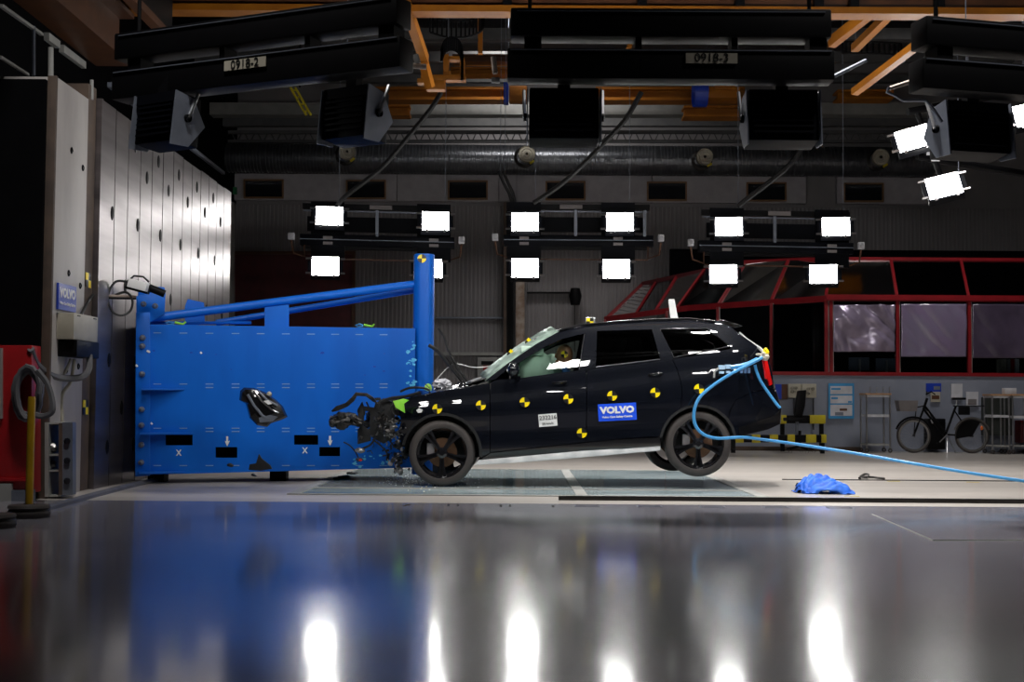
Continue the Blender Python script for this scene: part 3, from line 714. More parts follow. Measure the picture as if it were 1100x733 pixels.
def sn(X, Z):
    e = .012; sx = (S(X + e, Z) - S(X - e, Z)) / (2 * e); sz = (S(X, Z + e) - S(X, Z - e)) / (2 * e)
    return Vector((sx, -1, sz)).normalized()
def sp(px, py):
    Y = 15.0
    for _ in range(5):
        p = at(px, py, Y); Y = 15.0 + S(p.x, p.z)
    return at(px, py, Y)
def panel(name, poly, m, parent, off=0.0, rim=.03, step=.045, both=True, rimmat=None):
    """curved body panel: side outline in photo pixels pushed onto the body surface"""
    P = [sp(*q) for q in poly]
    base = bmesh.new(); f = base.faces.new([base.verts.new((p.x, 0, p.z)) for p in P])
    xs = [p.x for p in P]; zs_ = [p.z for p in P]
    for lo, hi, ax in ((min(xs), max(xs), 0), (min(zs_), max(zs_), 2)):
        k = math.ceil(lo / step) * step
        while k < hi:
            co = [0, 0, 0]; co[ax] = k + .0013; no = [0, 0, 0]; no[ax] = 1
            bmesh.ops.bisect_plane(base, geom=base.verts[:] + base.edges[:] + base.faces[:], plane_co=co, plane_no=no, dist=1e-5)
            k += step
    outs = []
    for side in ((0, 1) if both else (0,)):
        bm = base.copy(); nrm = {}
        for v in bm.verts:
            n = sn(v.co.x, v.co.z); v.co.y = 15.0 + S(v.co.x, v.co.z); v.co += n * off
        bm.faces.ensure_lookup_table()
        for ff in bm.faces:
            ff.normal_update()
            if ff.normal.y > 0: ff.normal_flip()
        nf = len(bm.faces)
        be = [e for e in bm.edges if e.is_boundary]
        if rim:
            r = bmesh.ops.extrude_edge_only(bm, edges=be)
            for v in [g for g in r['geom'] if isinstance(g, bmesh.types.BMVert)]:
                v.co += -sn(v.co.x, v.co.z) * rim
        if side:
            for v in bm.verts: v.co.y = 2 * YC - v.co.y
            bmesh.ops.reverse_faces(bm, faces=bm.faces)
        o = wloc(parent)
        me = bpy.data.meshes.new(name)
        bm.to_mesh(me); bm.free()
        nl = []
        for p in me.polygons:
            p.use_smooth = True
            for li in p.loop_indices:
                v = me.vertices[me.loops[li].vertex_index].co
                if p.index < nf:
                    n = sn(v.x, v.z); n = Vector((n.x, -n.y, n.z)) if side else n
                    nl.append(n)
                else: nl.append(p.normal.copy())
        for v in me.vertices: v.co -= o
        me.normals_split_custom_set(nl)
        me.materials.append(m)
        ob = bpy.data.objects.new(name, me); COL.objects.link(ob); ob.parent = parent; outs.append(ob)
    base.free()
    return outs
def arc(cx, cy, r, a0, a1, n=16): return [(cx + r * cos(R_(a0 + (a1 - a0) * k / n)), cy - r * sin(R_(a0 + (a1 - a0) * k / n))) for k in range(n + 1)]
PT = M['paint']
fa = arc(474.5, 487, 43.5, 168, -6)
panel('front_fender', [(526.3, 411.6), (512, 414), (500, 417), (480, 420.5), (455, 425), (440, 427.5), (432, 430), (428, 440), (431, 452), (428, 462), (431, 478)] + fa + [(519, 495), (526.3, 487.5)], PT, car, both=False)
panel('front_door', [(527, 411.5), (532, 408.6), (558, 406.5), (590, 402), (622, 398), (629.6, 397), (629.8, 440), (629.2, 475.2), (580, 480.3), (527, 486)], PT, car)
ra = lambda a, c: arc(750, 476.5, 42, a, c, 10)
panel('rear_door', [(630.6, 397), (675, 391), (710, 386.7), (721.6, 385.6), (727, 397), (731, 410), (732.5, 422), (731.5, 430)] + ra(116, 171) + [(700, 469), (665, 471.6), (630.2, 475)], PT, car)
panel('rear_quarter', [(722.4, 385.6), (750, 382), (785, 375), (790, 373.4), (820.0, 377.8), (826.8, 392.7), (828.5, 403), (831, 417), (810, 420.6), (790, 429.5), (784.5, 440)] + ra(40, 115.5) + [(732.3, 430), (733.3, 422), (731.8, 410), (727.8, 397)], PT, car)
panel('rear_bumper', [(831, 417.8), (834, 428), (838, 440), (837, 452), (831.5, 457), (824.5, 461.5), (792, 469.5)] + ra(10, 39) + [(785, 441), (790.6, 430.3), (810.4, 421.4)], PT, car)
panel('bumper_trim', [(838, 440), (837, 455.5), (824.5, 461.5), (794, 468.8), (794, 459), (815, 452), (832, 446.5)], M['trim'], car, off=.012, rim=.04)
panel('sill', [(519.5, 491), (527, 486.6), (580, 481), (629.5, 475.8), (665, 472.2), (709, 470.2), (709.5, 478.8), (665, 482.3), (560, 490.6), (514, 495)], M['trim'], car, off=.02, rim=.08)
panel('arch_trim', fa + arc(474.5, 487, 40.5, -6, 168), M['plastic'], car, off=.004, rim=.12, both=False)
panel('arch_trim', ra(10, 171) + arc(750, 476.5, 39.2, 171, 10, 10), M['plastic'], car, off=.004, rim=.12)
# greenhouse
panel('a_pillar', [(521, 409.5), (546.2, 390), (576.4, 369.4), (599.8, 356.8), (630, 350.3), (628.6, 358.6), (624.5, 358.8), (603, 364.6), (585, 372.8), (571, 381), (558, 389.3), (546, 395.4), (532, 408)], PT, car)
panel('b_pillar', [(628.6, 358.4), (630, 350.3), (645, 349), (641.3, 355.8), (640, 395.2), (622.2, 398)], PT, car)
panel('cant_rail', [(645, 349), (691, 345.8), (740, 344.7), (772, 347.5), (759, 352.4), (708.6, 353.2), (697, 354), (641.3, 355.6)], PT, car)
panel('c_pillar', [(700.2, 354), (708.6, 353), (723.9, 384.7), (722, 385.8), (709.6, 387)], PT, car)
panel('d_pillar', [(759, 352.2), (772, 347.5), (785, 351), (793, 358.6), (807, 368), (820.4, 377.7), (790, 373.6), (784.6, 375.2), (784.7, 372.2)], PT, car)
def win(name, poly, m): return panel(name, poly, m, car, off=-.012, rim=0, step=.12)
win('front_window', [(558.2, 406.6), (558.6, 389), (571, 380.8), (585.4, 372.4), (603, 364.3), (624.5, 358.5), (628.4, 358.5), (622.4, 398)], M['carglass'])
win('front_corner_window', [(531, 409), (546, 395), (558.4, 389), (558.4, 406.8)], M['tint'])
win('rear_window', [(641.2, 355.4), (697, 353.8), (700.5, 353.8), (709.8, 387), (640, 395)], M['tint'])
win('quarter_window', [(708.4, 353), (759, 352.2), (785, 372.3), (784.6, 375.3), (723.6, 385.6)], M['tint'])
def winline(pts, name='window_trim'):
    MB().tube([sp(*p) + Vector((0, -.004, 0)) for p in pts], .006, 6).build(name, M['dktrim'], car, smooth=True)
winline([(708.8, 353.6), (758.8, 352.8), (784, 372.2), (724, 384.2), (708.8, 353.6)], 'window_trim')
winline([(640.3, 394.6), (709, 386.2)]); winline([(627.6, 359), (621.9, 397.3)])
MB().tube([sp(*p) + Vector((0, -.012, .012)) for p in ((600, 356.3), (625, 350.2), (660, 347.2), (700, 344.6), (740, 343.7), (768, 346.6))], .014, 8).build('roof_rail', M['trim'], car, smooth=True)
# door handles, door lines
for x0, x1, y0, y1 in ((594, 608, 411.5, 411), (697, 711, 402.6, 401.6)):
    b = MB(); b.tube([sp(x0, y0) + Vector((0, -.004, 0)), sp(x0 + 2, y0) + Vector((0, -.04, 0)), sp((x0 + x1) / 2, (y0 + y1) / 2) + Vector((0, -.045, 0)), sp(x1 - 2, y1) + Vector((0, -.04, 0)), sp(x1, y1) + Vector((0, -.004, 0))], .014, 8)
    b.build('door_handle', M['rimm'], car, smooth=True)
# mirror
p = at(551.5, 397.5, 14.88)
MB().blob(p, (.075, .12, .085), 2, .12, 3).build('wing_mirror', PT, car, smooth=True)
MB().tube([at(553, 403, 14.9), at(557, 404.5, 15.06)], .03, 8).build('mirror_arm', M['trim'], car, smooth=True)
# roof, windshield, rear, hood
def cap(name, edge, m, crown=(0, 0, .05), n=12, y_to=None, parent=None, wob=0, off=0.0):
    b = MB(); E = [sp(*q) for q in edge]; rows = []
    for i, p in enumerate(E):
        far = Vector((p.x, 2 * YC - p.y, p.z)) if y_to is None else Vector((p.x, y_to, p.z)); row = []
        for k in range(n + 1):
            t = k / n; q = p.lerp(far, t); c = 1 - (2 * t - 1) ** 2
            if y_to is not None: c = math.sin(t * pi / 2) * .9
            q = q + Vector(crown) * c
            if wob: q.z += wob * noise.noise(q * 4) * sm(0, .3, t)
            row.append(q)
        rows.append(row)
    b.loft(rows, closed=False, caps=False)
    o = b.build(name, m, parent or car, smooth=True, sharp=180)
    so = o.modifiers.new('thick', 'SOLIDIFY'); so.thickness = .006; so.offset = 0
    return o
cap('roof', [(600, 356.6), (615, 353.2), (630, 350.2), (660, 347.8), (691, 345.6), (720, 344.8), (745, 344.8), (772, 347.5)], PT, (0, 0, .045))
cap('windshield', [(521, 409.5), (533, 400), (546.3, 390), (561, 379.6), (576.5, 369.4), (588, 363), (600, 356.7)], M['screen'], (-.085, 0, .10))
cap('tailgate_window', [(774, 349), (785, 352), (793, 358.6), (806, 367.5), (819, 377)], M['tint'], (.09, 0, .03))
cap('tailgate', [(819, 377), (823, 384), (827, 393), (829, 404), (831.5, 417)], PT, (.10, 0, 0))
cap('rear_bumper_face', [(831.5, 417), (835, 428), (838, 440), (837, 455), (824.5, 461.5)], PT, (.10, 0, 0))
cap('spoiler', [(765, 345.5), (778, 344.8), (789, 347.6), (797.5, 350), (789, 352.6)], PT, (.03, 0, .03))
b = cap('hood', [(434, 429.6), (445, 426.6), (460, 424), (480, 420.4), (500, 416.4), (512, 413.6), (521, 410.5)], PT, (0, 0, .05), y_to=15.95, wob=.07)
cap('cowl', [(500, 414), (508, 411), (516, 408.6), (522, 407)], M['plastic'], (0, 0, .06))
# tail lamp
panel('tail_lamp', [(818.5, 386), (823.5, 388), (826.5, 402), (829, 413), (826, 414.5), (822.5, 402), (819.5, 391)], M['tail'], car, off=.012, rim=.03)
# underbody + floor pan
b = MB(); up = [(514, 494.6), (560, 490.6), (630, 484), (709.5, 478.4), (709.5, 484.2), (640, 490.5), (560, 497), (509, 500)]
q = [at(x, y, 15.02) for x, y in up]
b.prism([(p.x, p.z) for p in q], 15.02, 2 * YC - 15.02); b.build('underbody_tray', M['under'], car, bevel=.01)
z0 = at(600, 486, 15.2).z
def inbox(name, x0, x1, z0, z1, y0, y1, m, bev=.04): return MB().bb((x0, y0, z0), (x1, y1, z1)).build(name, m, car, bevel=bev)
xa = at(522, 430, 15.2).x; xb = at(705, 430, 15.2).x
inbox('cabin_floor', xa, at(706, 430, 15.2).x, .42, .50, 15.18, 2 * YC - 15.18, M['seat'])
xc = at(794, 430, 15.3).x
inbox('boot_floor', at(700, 430, 15.2).x, at(824, 430, 15.4).x, .78, .84, 15.35, 2 * YC - 15.35, M['seat'])
inbox('dashboard', at(526, 430, 15.2).x, at(560, 430, 15.2).x, .75, 1.17, 15.2, 2 * YC - 15.2, M['seat'], .06)
inbox('firewall', at(520, 430, 15.2).x, at(527, 430, 15.2).x, .35, 1.15, 15.2, 2 * YC - 15.2, M['plastic'], .02)
inbox('engine_block', at(440, 430, 15.5).x, at(515, 430, 15.5).x, .62, 1.02, 15.35, 16.1, M['dark2'], .05)
def seat_(x, y, k=0):
    b = MB(); p = at(x, 420, y)
    sx, sz = p.x, at(x, 462, y).z
    b.box((sx - .05, y, .62 + k), (.55, .5, .16)); b.box((sx + .25, y, 1.02 + k), (.16, .5, .72), Matrix.Rotation(R_(14), 3, 'Y')); b.box((sx + .36, y, 1.49 + k), (.1, .26, .18), Matrix.Rotation(R_(10), 3, 'Y'))
    b.build('seat', M['seat'], car, bevel=.04)
for x, k in ((608, 0), (690, .04)):
    for y in (15.52, 16.4): seat_(x, y, k)
MB().lathe([(.165, 0), (.19, .0), (.19, .03), (.165, .03)], (at(574, 400, 15.5).x, 15.5, 1.22), 'X', 24, ring=True).build('steering_wheel', M['plastic'], car)
# airbag
p = at(574, 399, 15.42); MB().blob(p, (.22, .24, .25), 4, .10, 4, 1.4).build('airbag', M['bag'], car, smooth=True, sharp=180)
p = at(592, 399, 16.3); MB().blob(p, (.20, .28, .22), 9, .12, 3, 1.4).build('airbag', M['bag'], car, smooth=True, sharp=180)
MB().bb((at(560, 377, 15.25).x, 15.22, at(575, 377, 15.25).z - .06), (at(584, 377, 15.25).x, 15.26, at(575, 372, 15.25).z)).build('curtain_airbag', M['bag'], car, bevel=.015)
# wheels
def wheel(cx, cy, Yf, mirror=False, rot=0):
    c = at(cx, cy, Yf if not mirror else 15.03); 
    yy = Yf; s = 1
    if mirror: s = -1; yy = Yf
    c = Vector((c.x, yy, c.z)); W = .25
    t = bpy.data.objects.new('wheel', None); COL.objects.link(t); t.parent = car; t.location = c - wloc(car); t.empty_display_size = .1
    def L(b, name, m, smooth=True, sharp=35):
        if s < 0:
            for v in b.bm.verts: v.co.y = -v.co.y
        return b.build(name, m, t, smooth=smooth, local=True, sharp=sharp)
    R = .386
    L(MB().lathe([(.292, .012), (.300, .0), (.325, -.004), (.352, .002), (.368, .014), (.378, .035), (R, .05), (R, .075), (R - .007, .078), (R - .007, .085), (R, .088), (R, .12), (R - .007, .123), (R - .007, .13), (R, .133), (R, .165), (R - .007, .168), (R - .007, .175), (R, .178), (R, .2), (.376, .22), (.35, .246), (.30, .25), (.292, .24)], (0, 0, 0), 'Y', 64, ring=True), 'tire', M['rubber'])
    L(MB().lathe([(.300, .012), (.298, .004), (.288, .006), (.280, .03), (.262, .05), (.258, .22), (.29, .235), (.298, .24), (.305, .2), (.305, .03)], (0, 0, 0), 'Y', 64, ring=True), 'rim_barrel', M['rimm'])
    for k in range(5):
        a0 = R_(270 + 72 * k + rot); b = MB()
        for sg in (-1, 1):
            def pt(r, da, y): return Vector((r * cos(a0 + da), y, r * sin(a0 + da)))
            ri, ro = .045, .284
            i0, i1 = sg * .02 / ri * .2, sg * .9; o0, o1 = sg * .085, sg * .215
            V = [pt(ri, sg * .02, .035), pt(ri, sg * .55, .035), pt(.15, sg * .20, .028), pt(ro, o1, .018), pt(ro, o0, .018), pt(.15, sg * .07, .034)]
            Bk = [v + Vector((0, .045, 0)) for v in V]
            mid = [v * 1 for v in V]
            b.loft([[*V], [*Bk]])
        b2 = MB(); V = [pt(.05, -.3, .055), pt(.05, .3, .055), pt(.284, .10, .05), pt(.284, -.10, .05)]
        b2.loft([V, [v + Vector((0, .03, 0)) for v in V]])
        sp_ = L(b, 'spoke', M['rimm'], smooth=False)
        L(b2, 'spoke_web', M['trim'], smooth=False)
    L(MB().lathe([(.0, .018), (.030, .018), (.034, .024), (.062, .030), (.068, .045), (.066, .09), (0, .09)], (0, 0, 0), 'Y', 32), 'hub', M['rimm'])
    for k in range(5):
        a = R_(90 + 72 * k + rot)
        L(MB().lathe([(.011, .024), (.011, .04)], (.048 * cos(a), 0, .048 * sin(a)), 'Y', 8), 'lug_nut', M['slate'])
    L(MB().lathe([(.06, .095), (.17, .095), (.175, .10), (.175, .12), (.17, .125), (.06, .125)], (0, 0, 0), 'Y', 48, ring=True), 'brake_disc', M['disc'])
    L(MB().box((-.135, .11, .02), (.085, .07, .17)), 'brake_caliper', M['caliper'])
    return t
wheel(474.5, 486.8, 15.03)
wheel(750.5, 476.8, 15.03)
wheel(474.5, 486.8, 2 * YC - 15.03 + .03, True)
wheel(741.5, 478.8, 2 * YC - 15.03, True)
for x, y, nm in ((474.5, 486, 0), (750, 476, 1)):
    c = at(x, y, 15.05)
    b = MB(); pr_ = [(.455, .26), (.455, .02)]
    n = 24; r0 = []; r1 = []
    for k in range(n + 1):
        a = R_(-10 + 200 * k / n); r0.append(Vector((c.x + .445 * cos(a), 15.10, c.z + .445 * sin(a)))); r1.append(Vector((c.x + .445 * cos(a), 15.52, c.z + .445 * sin(a))))
    b.loft([r0, r1], closed=False, caps=False)
    vs = [b.bm.verts.new(p) for p in r1]; b.bm.faces.new(vs)
    b.build('wheel_liner', M['plastic'], car)
    MB().cyl((c.x, 15.1, c.z), (c.x, 2 * YC - 15.15, c.z), .04, 10).build('axle', M['dark2'], car)
# stickers on the car
def sticker(px, py, r=.058):
    p = sp(px, py); n = sn(p.x, p.z); U = Vector((1, 0, 0)); U = (U - n * U.dot(n)).normalized(); V = -U.cross(n) if U.cross(n).z < 0 else U.cross(n)
    a = -.07; U, V = U * cos(a) + V * sin(a) * -1, V * cos(a) + U * sin(a)
    o = quad_marker('target_marker', p + n * .006, U, V, r, car)
for x, y in ((469.8, 439.5), (516.6, 435.7), (563.5, 432.4), (610.5, 428.8), (657.5, 425.5), (703.8, 422), (750.8, 418), (625, 465.5)): sticker(x, y)
def plate(name, px, py, w_, h_, m, rot=R_(3.2), off=.012):
    p = sp(px, py); b = MB()
    rm = Matrix.Rotation(-rot, 3, 'Y'); b.box(p + Vector((0, -off, 0)), (w_, .006, h_), rm)
    return b.build(name, m, car), p
pl, p = plate('blue_sign', 663, 442.8, .445, .20, M['signblue'])
text('VOLVO', M['white'], car, facing(p + Vector((0, -.018, .022)), 0, R_(3.2)), .105, .006, sx=1.12)
text('Volvo Cars Safety Centre', M['white'], car, facing(p + Vector((0, -.018, -.055)), 0, R_(3.2)), .034, .0012)
pl, p = plate('test_label', 588.5, 451.5, .215, .145, M['white'], R_(5))
text('232216', M['mblack'], car, facing(p + Vector((0, -.018, .028)), 0, R_(5)), .068, .0004)
text('50 km/h', M['mblack'], car, facing(p + Vector((0, -.018, -.040)), 0, R_(5)), .040, 0)
# roof box marker, white fin, windshield markers
p = at(634, 347.5, 15.42)
MB().box((p.x, 15.42, p.z + .02), (.115, .06, .10)).build('marker_block', M['chrome'], car, bevel=.005)
quad_marker('target_marker', Vector((p.x - .005, 15.385, p.z + .022)), Vector((1, 0, 0)), Vector((0, 0, 1)), .042, car, False)
b = MB(); q = [at(x, y, 15.8) for x, y in ((718, 322), (724.2, 321.2), (728.8, 345), (720.5, 345))]; b.prism([(v.x, v.z) for v in q], 15.78, 15.82); b.build('white_fin', M['white'], car)
for x, y in ((568.3, 368), (549.3, 380.3)):
    p = at(x, y, 15.5); quad_marker('target_marker', p, Vector((.8, 0, -.6)).normalized(), Vector((.6, 0, .8)), .042, car, False)
MB().tube([at(573.5, 368, 15.4), at(574, 364, 15.4), at(580, 361.5, 15.5), at(592, 357.5, 15.6), at(601, 354.5, 15.6)], .012, 6).build('sensor_bar', M['chrome'], car, smooth=True)
# ghosted test dummy
dm = empty('crash_test_dummy', at(607, 470, 15.5), 'crash test dummy in blue sitting behind the front side window of the car', 'dummy')
def skin(name, pts, edges, radii, m, parent, sub=2):
    me = bpy.data.meshes.new(name); o_ = wloc(parent); me.from_pydata([Vector(p) - o_ for p in pts], edges, [])
    ob = bpy.data.objects.new(name, me); COL.objects.link(ob); ob.parent = parent
    md = ob.modifiers.new('skin', 'SKIN'); md.use_smooth_shade = True
    for i, r in enumerate(radii): me.skin_vertices[0].data[i].radius = (r, r)
    me.skin_vertices[0].data[0].use_root = True
    s = ob.modifiers.new('sub', 'SUBSURF'); s.levels = sub; s.render_levels = sub
    me.materials.append(m); return ob
h = at(606.5, 381, 15.5); Y0 = 15.5
sx = at(611, 381, Y0).x
bp = [(sx + .08, Y0, .78), (sx + .06, Y0, 1.0), (sx + .03, Y0, 1.2), (sx + .01, Y0, 1.30), (h.x + .01, Y0, 1.36), (h.x + .0, Y0, h.z - .02), (sx, Y0 - .17, 1.25), (sx - .18, Y0 - .19, 1.08), (sx - .38, Y0 - .12, 1.16), (sx, Y0 + .17, 1.25), (sx - .18, Y0 + .19, 1.08), (sx - .38, Y0 + .12, 1.16), (sx - .35, Y0 - .1, .80), (sx - .5, Y0 - .1, .52), (sx - .35, Y0 + .1, .80), (sx - .5, Y0 + .1, .52)]
skin('body', bp, [(0, 1), (1, 2), (2, 3), (3, 4), (4, 5), (2, 6), (6, 7), (7, 8), (2, 9), (9, 10), (10, 11), (0, 12), (12, 13), (0, 14), (14, 15)], [.15, .14, .15, .08, .05, .05, .06, .045, .035, .06, .045, .035, .08, .05, .08, .05], M['dsuit'], dm)
b = MB(); b.blob(h, (.10, .085, .125), 1, .04, 3, 1.0)
b.blob(h + Vector((-.10, 0, -.015)), (.022, .018, .03), 2, .05, 2); b.blob(h + Vector((-.07, 0, -.085)), (.045, .045, .03), 2, .05, 2)
for s in (-1, 1): b.blob(h + Vector((.015, s * .085, -.01)), (.02, .012, .032), 2, .05, 2)
b.build('head', M['skin'], dm, smooth=True, sharp=180)
quad_marker('target_marker', h + Vector((-.005, -.092, 0)), Vector((1, 0, 0)), Vector((0, 0, 1)), .042, dm)
# crushed front of the car
def shards(name, c, ext, n, size, m, seed, parent=car):
    rg = random.Random(seed); b = MB()
    for k in range(n):
        p = Vector((c[0] + rg.gauss(0, .42) * ext[0], c[1] + rg.gauss(0, .42) * ext[1], c[2] + rg.gauss(0, .42) * ext[2]))
        s = size * rg.uniform(.4, 1.3); q = Matrix.Rotation(rg.uniform(0, 6), 3, Vector((rg.random(), rg.random(), rg.random())).normalized())
        if rg.random() < .4: b.box(p, (s * 2.2, s * .5, s * .8), q)
        elif rg.random() < .5: b.blob(p, (s, s * .7, s), k, .6, 1, 2, q)
        else: b.tube([p, p + q @ Vector((s * 1.5, 0, s * .5)), p + q @ Vector((s * 2.5, 0, -s * .5))], s * .2, 5)
    return tag(b.build(name, m, parent), kind='stuff')
def pxs(name, pts, Y, th, m, bev=.004): 
    b = MB(); b.pxprism(pts, Y, Y + th); return b.build(name, m, car, bevel=bev)
pxs('radiator_frame', [(383.5, 441), (389, 431.5), (390.5, 436.5), (402, 438), (403, 433), (412, 428), (421, 432), (424, 445), (423, 470), (412, 477), (399, 470), (397, 461), (397.5, 443), (391, 441), (390, 458), (398, 463), (398, 474), (384, 477.5), (384, 462), (387, 458)], 15.32, .05, M['plastic'])
pxs('bonnet_edge', [(402, 436), (412, 430), (424, 429), (440, 426), (443, 436), (430, 447), (420, 446), (408, 444)], 15.45, .3, M['plastic'])
pxs('torn_beam', [(355.5, 441.5), (361, 436.5), (371, 433), (378, 426.5), (382, 421.5), (394, 422.5), (401, 427), (406, 434), (401, 432), (393, 426), (383, 425.5), (380, 431), (373, 437), (364, 441), (357, 443)], 15.2, .05, M['dark2'])
b = MB(); b.blob(at(367, 452, 15.25), (.14, .08, .09), 3, .5, 3, 2.5); b.blob(at(378, 450, 15.28), (.14, .08, .06), 8, .5, 3, 2.5, Matrix.Rotation(.5, 3, 'Y')); b.blob(at(357, 455, 15.2), (.05, .05, .05), 2, .5, 2, 2.5)
b.build('crushed_bumper_part', M['dark2'], car)
shards('crushed_parts', at(414, 460, 15.4), (.30, .5, .28), 90, .035, M['dark2'], 1)
shards('crushed_parts', at(421, 463, 15.3), (.17, .3, .22), 46, .028, M['alu'], 2)
shards('crushed_parts', at(408, 446, 15.5), (.30, .3, .22), 60, .045, M['plastic'], 3)
shards('crushed_parts', at(430, 480, 15.35), (.16, .3, .18), 40, .03, M['plastic'], 4)
shards('crushed_parts', at(428, 497, 15.3), (.14, .25, .1), 26, .032, M['plastic'], 5)
shards('crushed_parts', at(425, 496, 15.25), (.10, .2, .09), 12, .025, M['caliper'], 6)
shards('crushed_parts', at(485, 416, 15.9), (.35, .25, .05), 40, .03, M['dark2'], 7)
for pts, r in (([(404, 470), (398, 478), (390, 482), (384, 486)], .012), ([(400, 472), (410, 480), (416, 488), (411, 490)], .010), ([(369, 475), (376, 479), (382, 486), (385, 492)], .008), ([(424, 447), (420, 438), (432, 427), (446, 425)], .012),
               ([(410, 456), (416, 470), (424, 480)], .010), ([(430, 421), (440, 417), (455, 417), (462, 420)], .014), ([(408, 432), (420, 428), (436, 426), (452, 422)], .018)):
    MB().tube(spl([at(x, y, 15.28) for x, y in pts]), r, 6).build('torn_cable', M['cable'], car, smooth=True)
MB().blob(at(387, 484, 15.25), (.06, .03, .03), 5, .4, 2).build('torn_connector', M['alu'], car)
MB().blob(at(386, 494, 15.22), (.045, .03, .025), 6, .4, 2).build('torn_connector', M['plastic'], car)
MB().blob(at(387, 494.5, 15.18), (.018, .012, .010), 6, .3, 2).build('red_connector', M['tail'], car)
pxs('lime_bracket', [(422, 431), (427, 430), (433, 428.5), (439, 430), (434, 434), (435, 444), (430, 441), (425, 438)], 15.0, .03, M['lime'])
pxs('fender_spot', [(447, 441), (450, 438.8), (454, 440.5), (453, 443.5), (449, 444)], 15.03, .02, M['white'])  # small white oval set on the front fender
MB().blob(at(476, 412.5, 15.6), (.10, .07, .05), 7, .7, 3, 3).build('torn_liner', M['paper'], car)
MB().blob(at(460, 418, 16.0), (.05, .05, .06), 7, .4, 2, 3).build('lime_part', M['lime'], car)
for pts, r in (([(502, 416), (493, 405), (485, 395), (478, 386), (470, 377), (460.5, 371)], .022), ([(504, 414), (494, 399), (484, 388), (480, 382)], .014), ([(494, 398), (486, 385), (480, 372), (477, 362), (471, 353)], .012)):
    MB().tube(spl([at(x, y, 15.75) for x, y in pts]), r, 6).build('wiper_arm', M['plastic'], car, smooth=True)
MB().tube(spl([at(x, y, 15.8) for x, y in ((468, 409), (480, 396), (490, 391), (510, 395), (530, 393), (541, 390))]), .006, 5).build('pale_wire', M['white'], car)
# loose flying fragments
fl = empty('torn_headlight', at(283, 457, 14.95), 'torn off black car headlight flying in front of the blue block', 'headlight')
b = MB(); q = lambda pts, Y: [at(x, y, Y) for x, y in pts]
out = [(258, 420), (262, 416.5), (273, 417), (286, 422), (297, 430), (304, 437), (309, 448), (303, 451), (291, 455), (287, 459), (276, 457), (268, 449), (266, 442), (264, 434), (257, 430)]
cx_ = sum(p[0] for p in out) / len(out); cy_ = sum(p[1] for p in out) / len(out)
def sc(k): return [(cx_ + (x - cx_) * k, cy_ + (y - cy_) * k) for x, y in out]
b.loft([q(sc(.55), 14.86), q(sc(.9), 14.9), q(out, 14.95), q(sc(.9), 15.05), q(sc(.6), 15.12)]); b.build('housing', M['trim'], fl, smooth=True, sharp=25)
for pts, m, r in (([(272, 420), (281, 431), (291, 440), (299, 444)], 'chrome', .010), ([(266, 424), (273, 436), (282, 447), (288, 450)], 'slate', .016), ([(277, 420), (287, 430), (298, 436)], 'slate', .012)):
    MB().tube([at(x, y, 14.86) for x, y in pts], r, 6).build('reflector_rib', M[m], fl, smooth=True)
MB().pxprism([(283, 431), (288, 430), (292, 434), (288, 435)], 14.84, 14.86).build('painted_lens_highlight', M['white'], fl)  # white patch painted as the highlight on the lamp
MB().pxprism([(278, 449), (290, 446), (298, 448), (292, 453), (279, 454)], 14.85, 14.88).build('lamp_lens', M['slate'], fl)
MB().blob(at(289.5, 423.5, 14.86), (.03, .02, .028), 3, .4, 2).build('bulb_holder', M['cream'], fl)
ft = MB(); ft.pxprism([(268, 499), (275, 498), (278, 488), (281, 493), (290, 500), (292, 504), (280, 506), (267, 505)], 14.95, 14.99)
tag(ft.build('plastic_fragment', M['plastic'], bevel=.004), 'triangular black plastic fragment low in front of the blue block', 'fragment')
tag(MB().blob(at(247.5, 500, 15.0), (.04, .02, .022), 3, .5, 2).build('plastic_fragment', M['plastic']), 'small black fragment beneath the left arrow hole of the blue block', 'fragment')
tag(MB().blob(gnd(273, 512) + Vector((0, 0, .02)), (.04, .03, .02), 3, .5, 2).build('plastic_fragment', M['alu']), 'tiny grey fragment lying under the blue block', 'fragment')
for i, (x, y, s) in enumerate(((370, 514, .09), (378, 510, .07), (362, 516, .06))):
    tag(MB().blob(gnd(x, y) + Vector((0, 0, .02)), (s, s * .7, .02), i, .6, 2).build('floor_debris', M['plastic']), ['largest', 'rearmost', 'smallest'][i] + ' flat dark scrap on the glass floor below the crushed nose', 'fragment')
# splashed liquid / glass dust under the front wheel would be translucent spray; the loose metal chunk beside the wheel
tag(MB().blob(at(429, 506, 15.2), (.05, .04, .05), 3, .6, 2).build('metal_chunk', M['alu']), 'small torn metal chunk dropping beside the front tyre', 'fragment')

rg = random.Random(11); b = MB()
for k in range(240):
    p = gnd(455 + rg.gauss(0, 24), 516 + rg.gauss(0, 4.5)); s = rg.uniform(.006, .018)
    b.box(p + Vector((0, 0, .007)), (s, s * .7, .005), Matrix.Rotation(rg.uniform(0, 3), 3, 'Z'))
tag(b.build('glass_splinters', M['white']), 'white glass splinters strewn around the front wheel on the floor panes', 'splinters', kind='stuff')
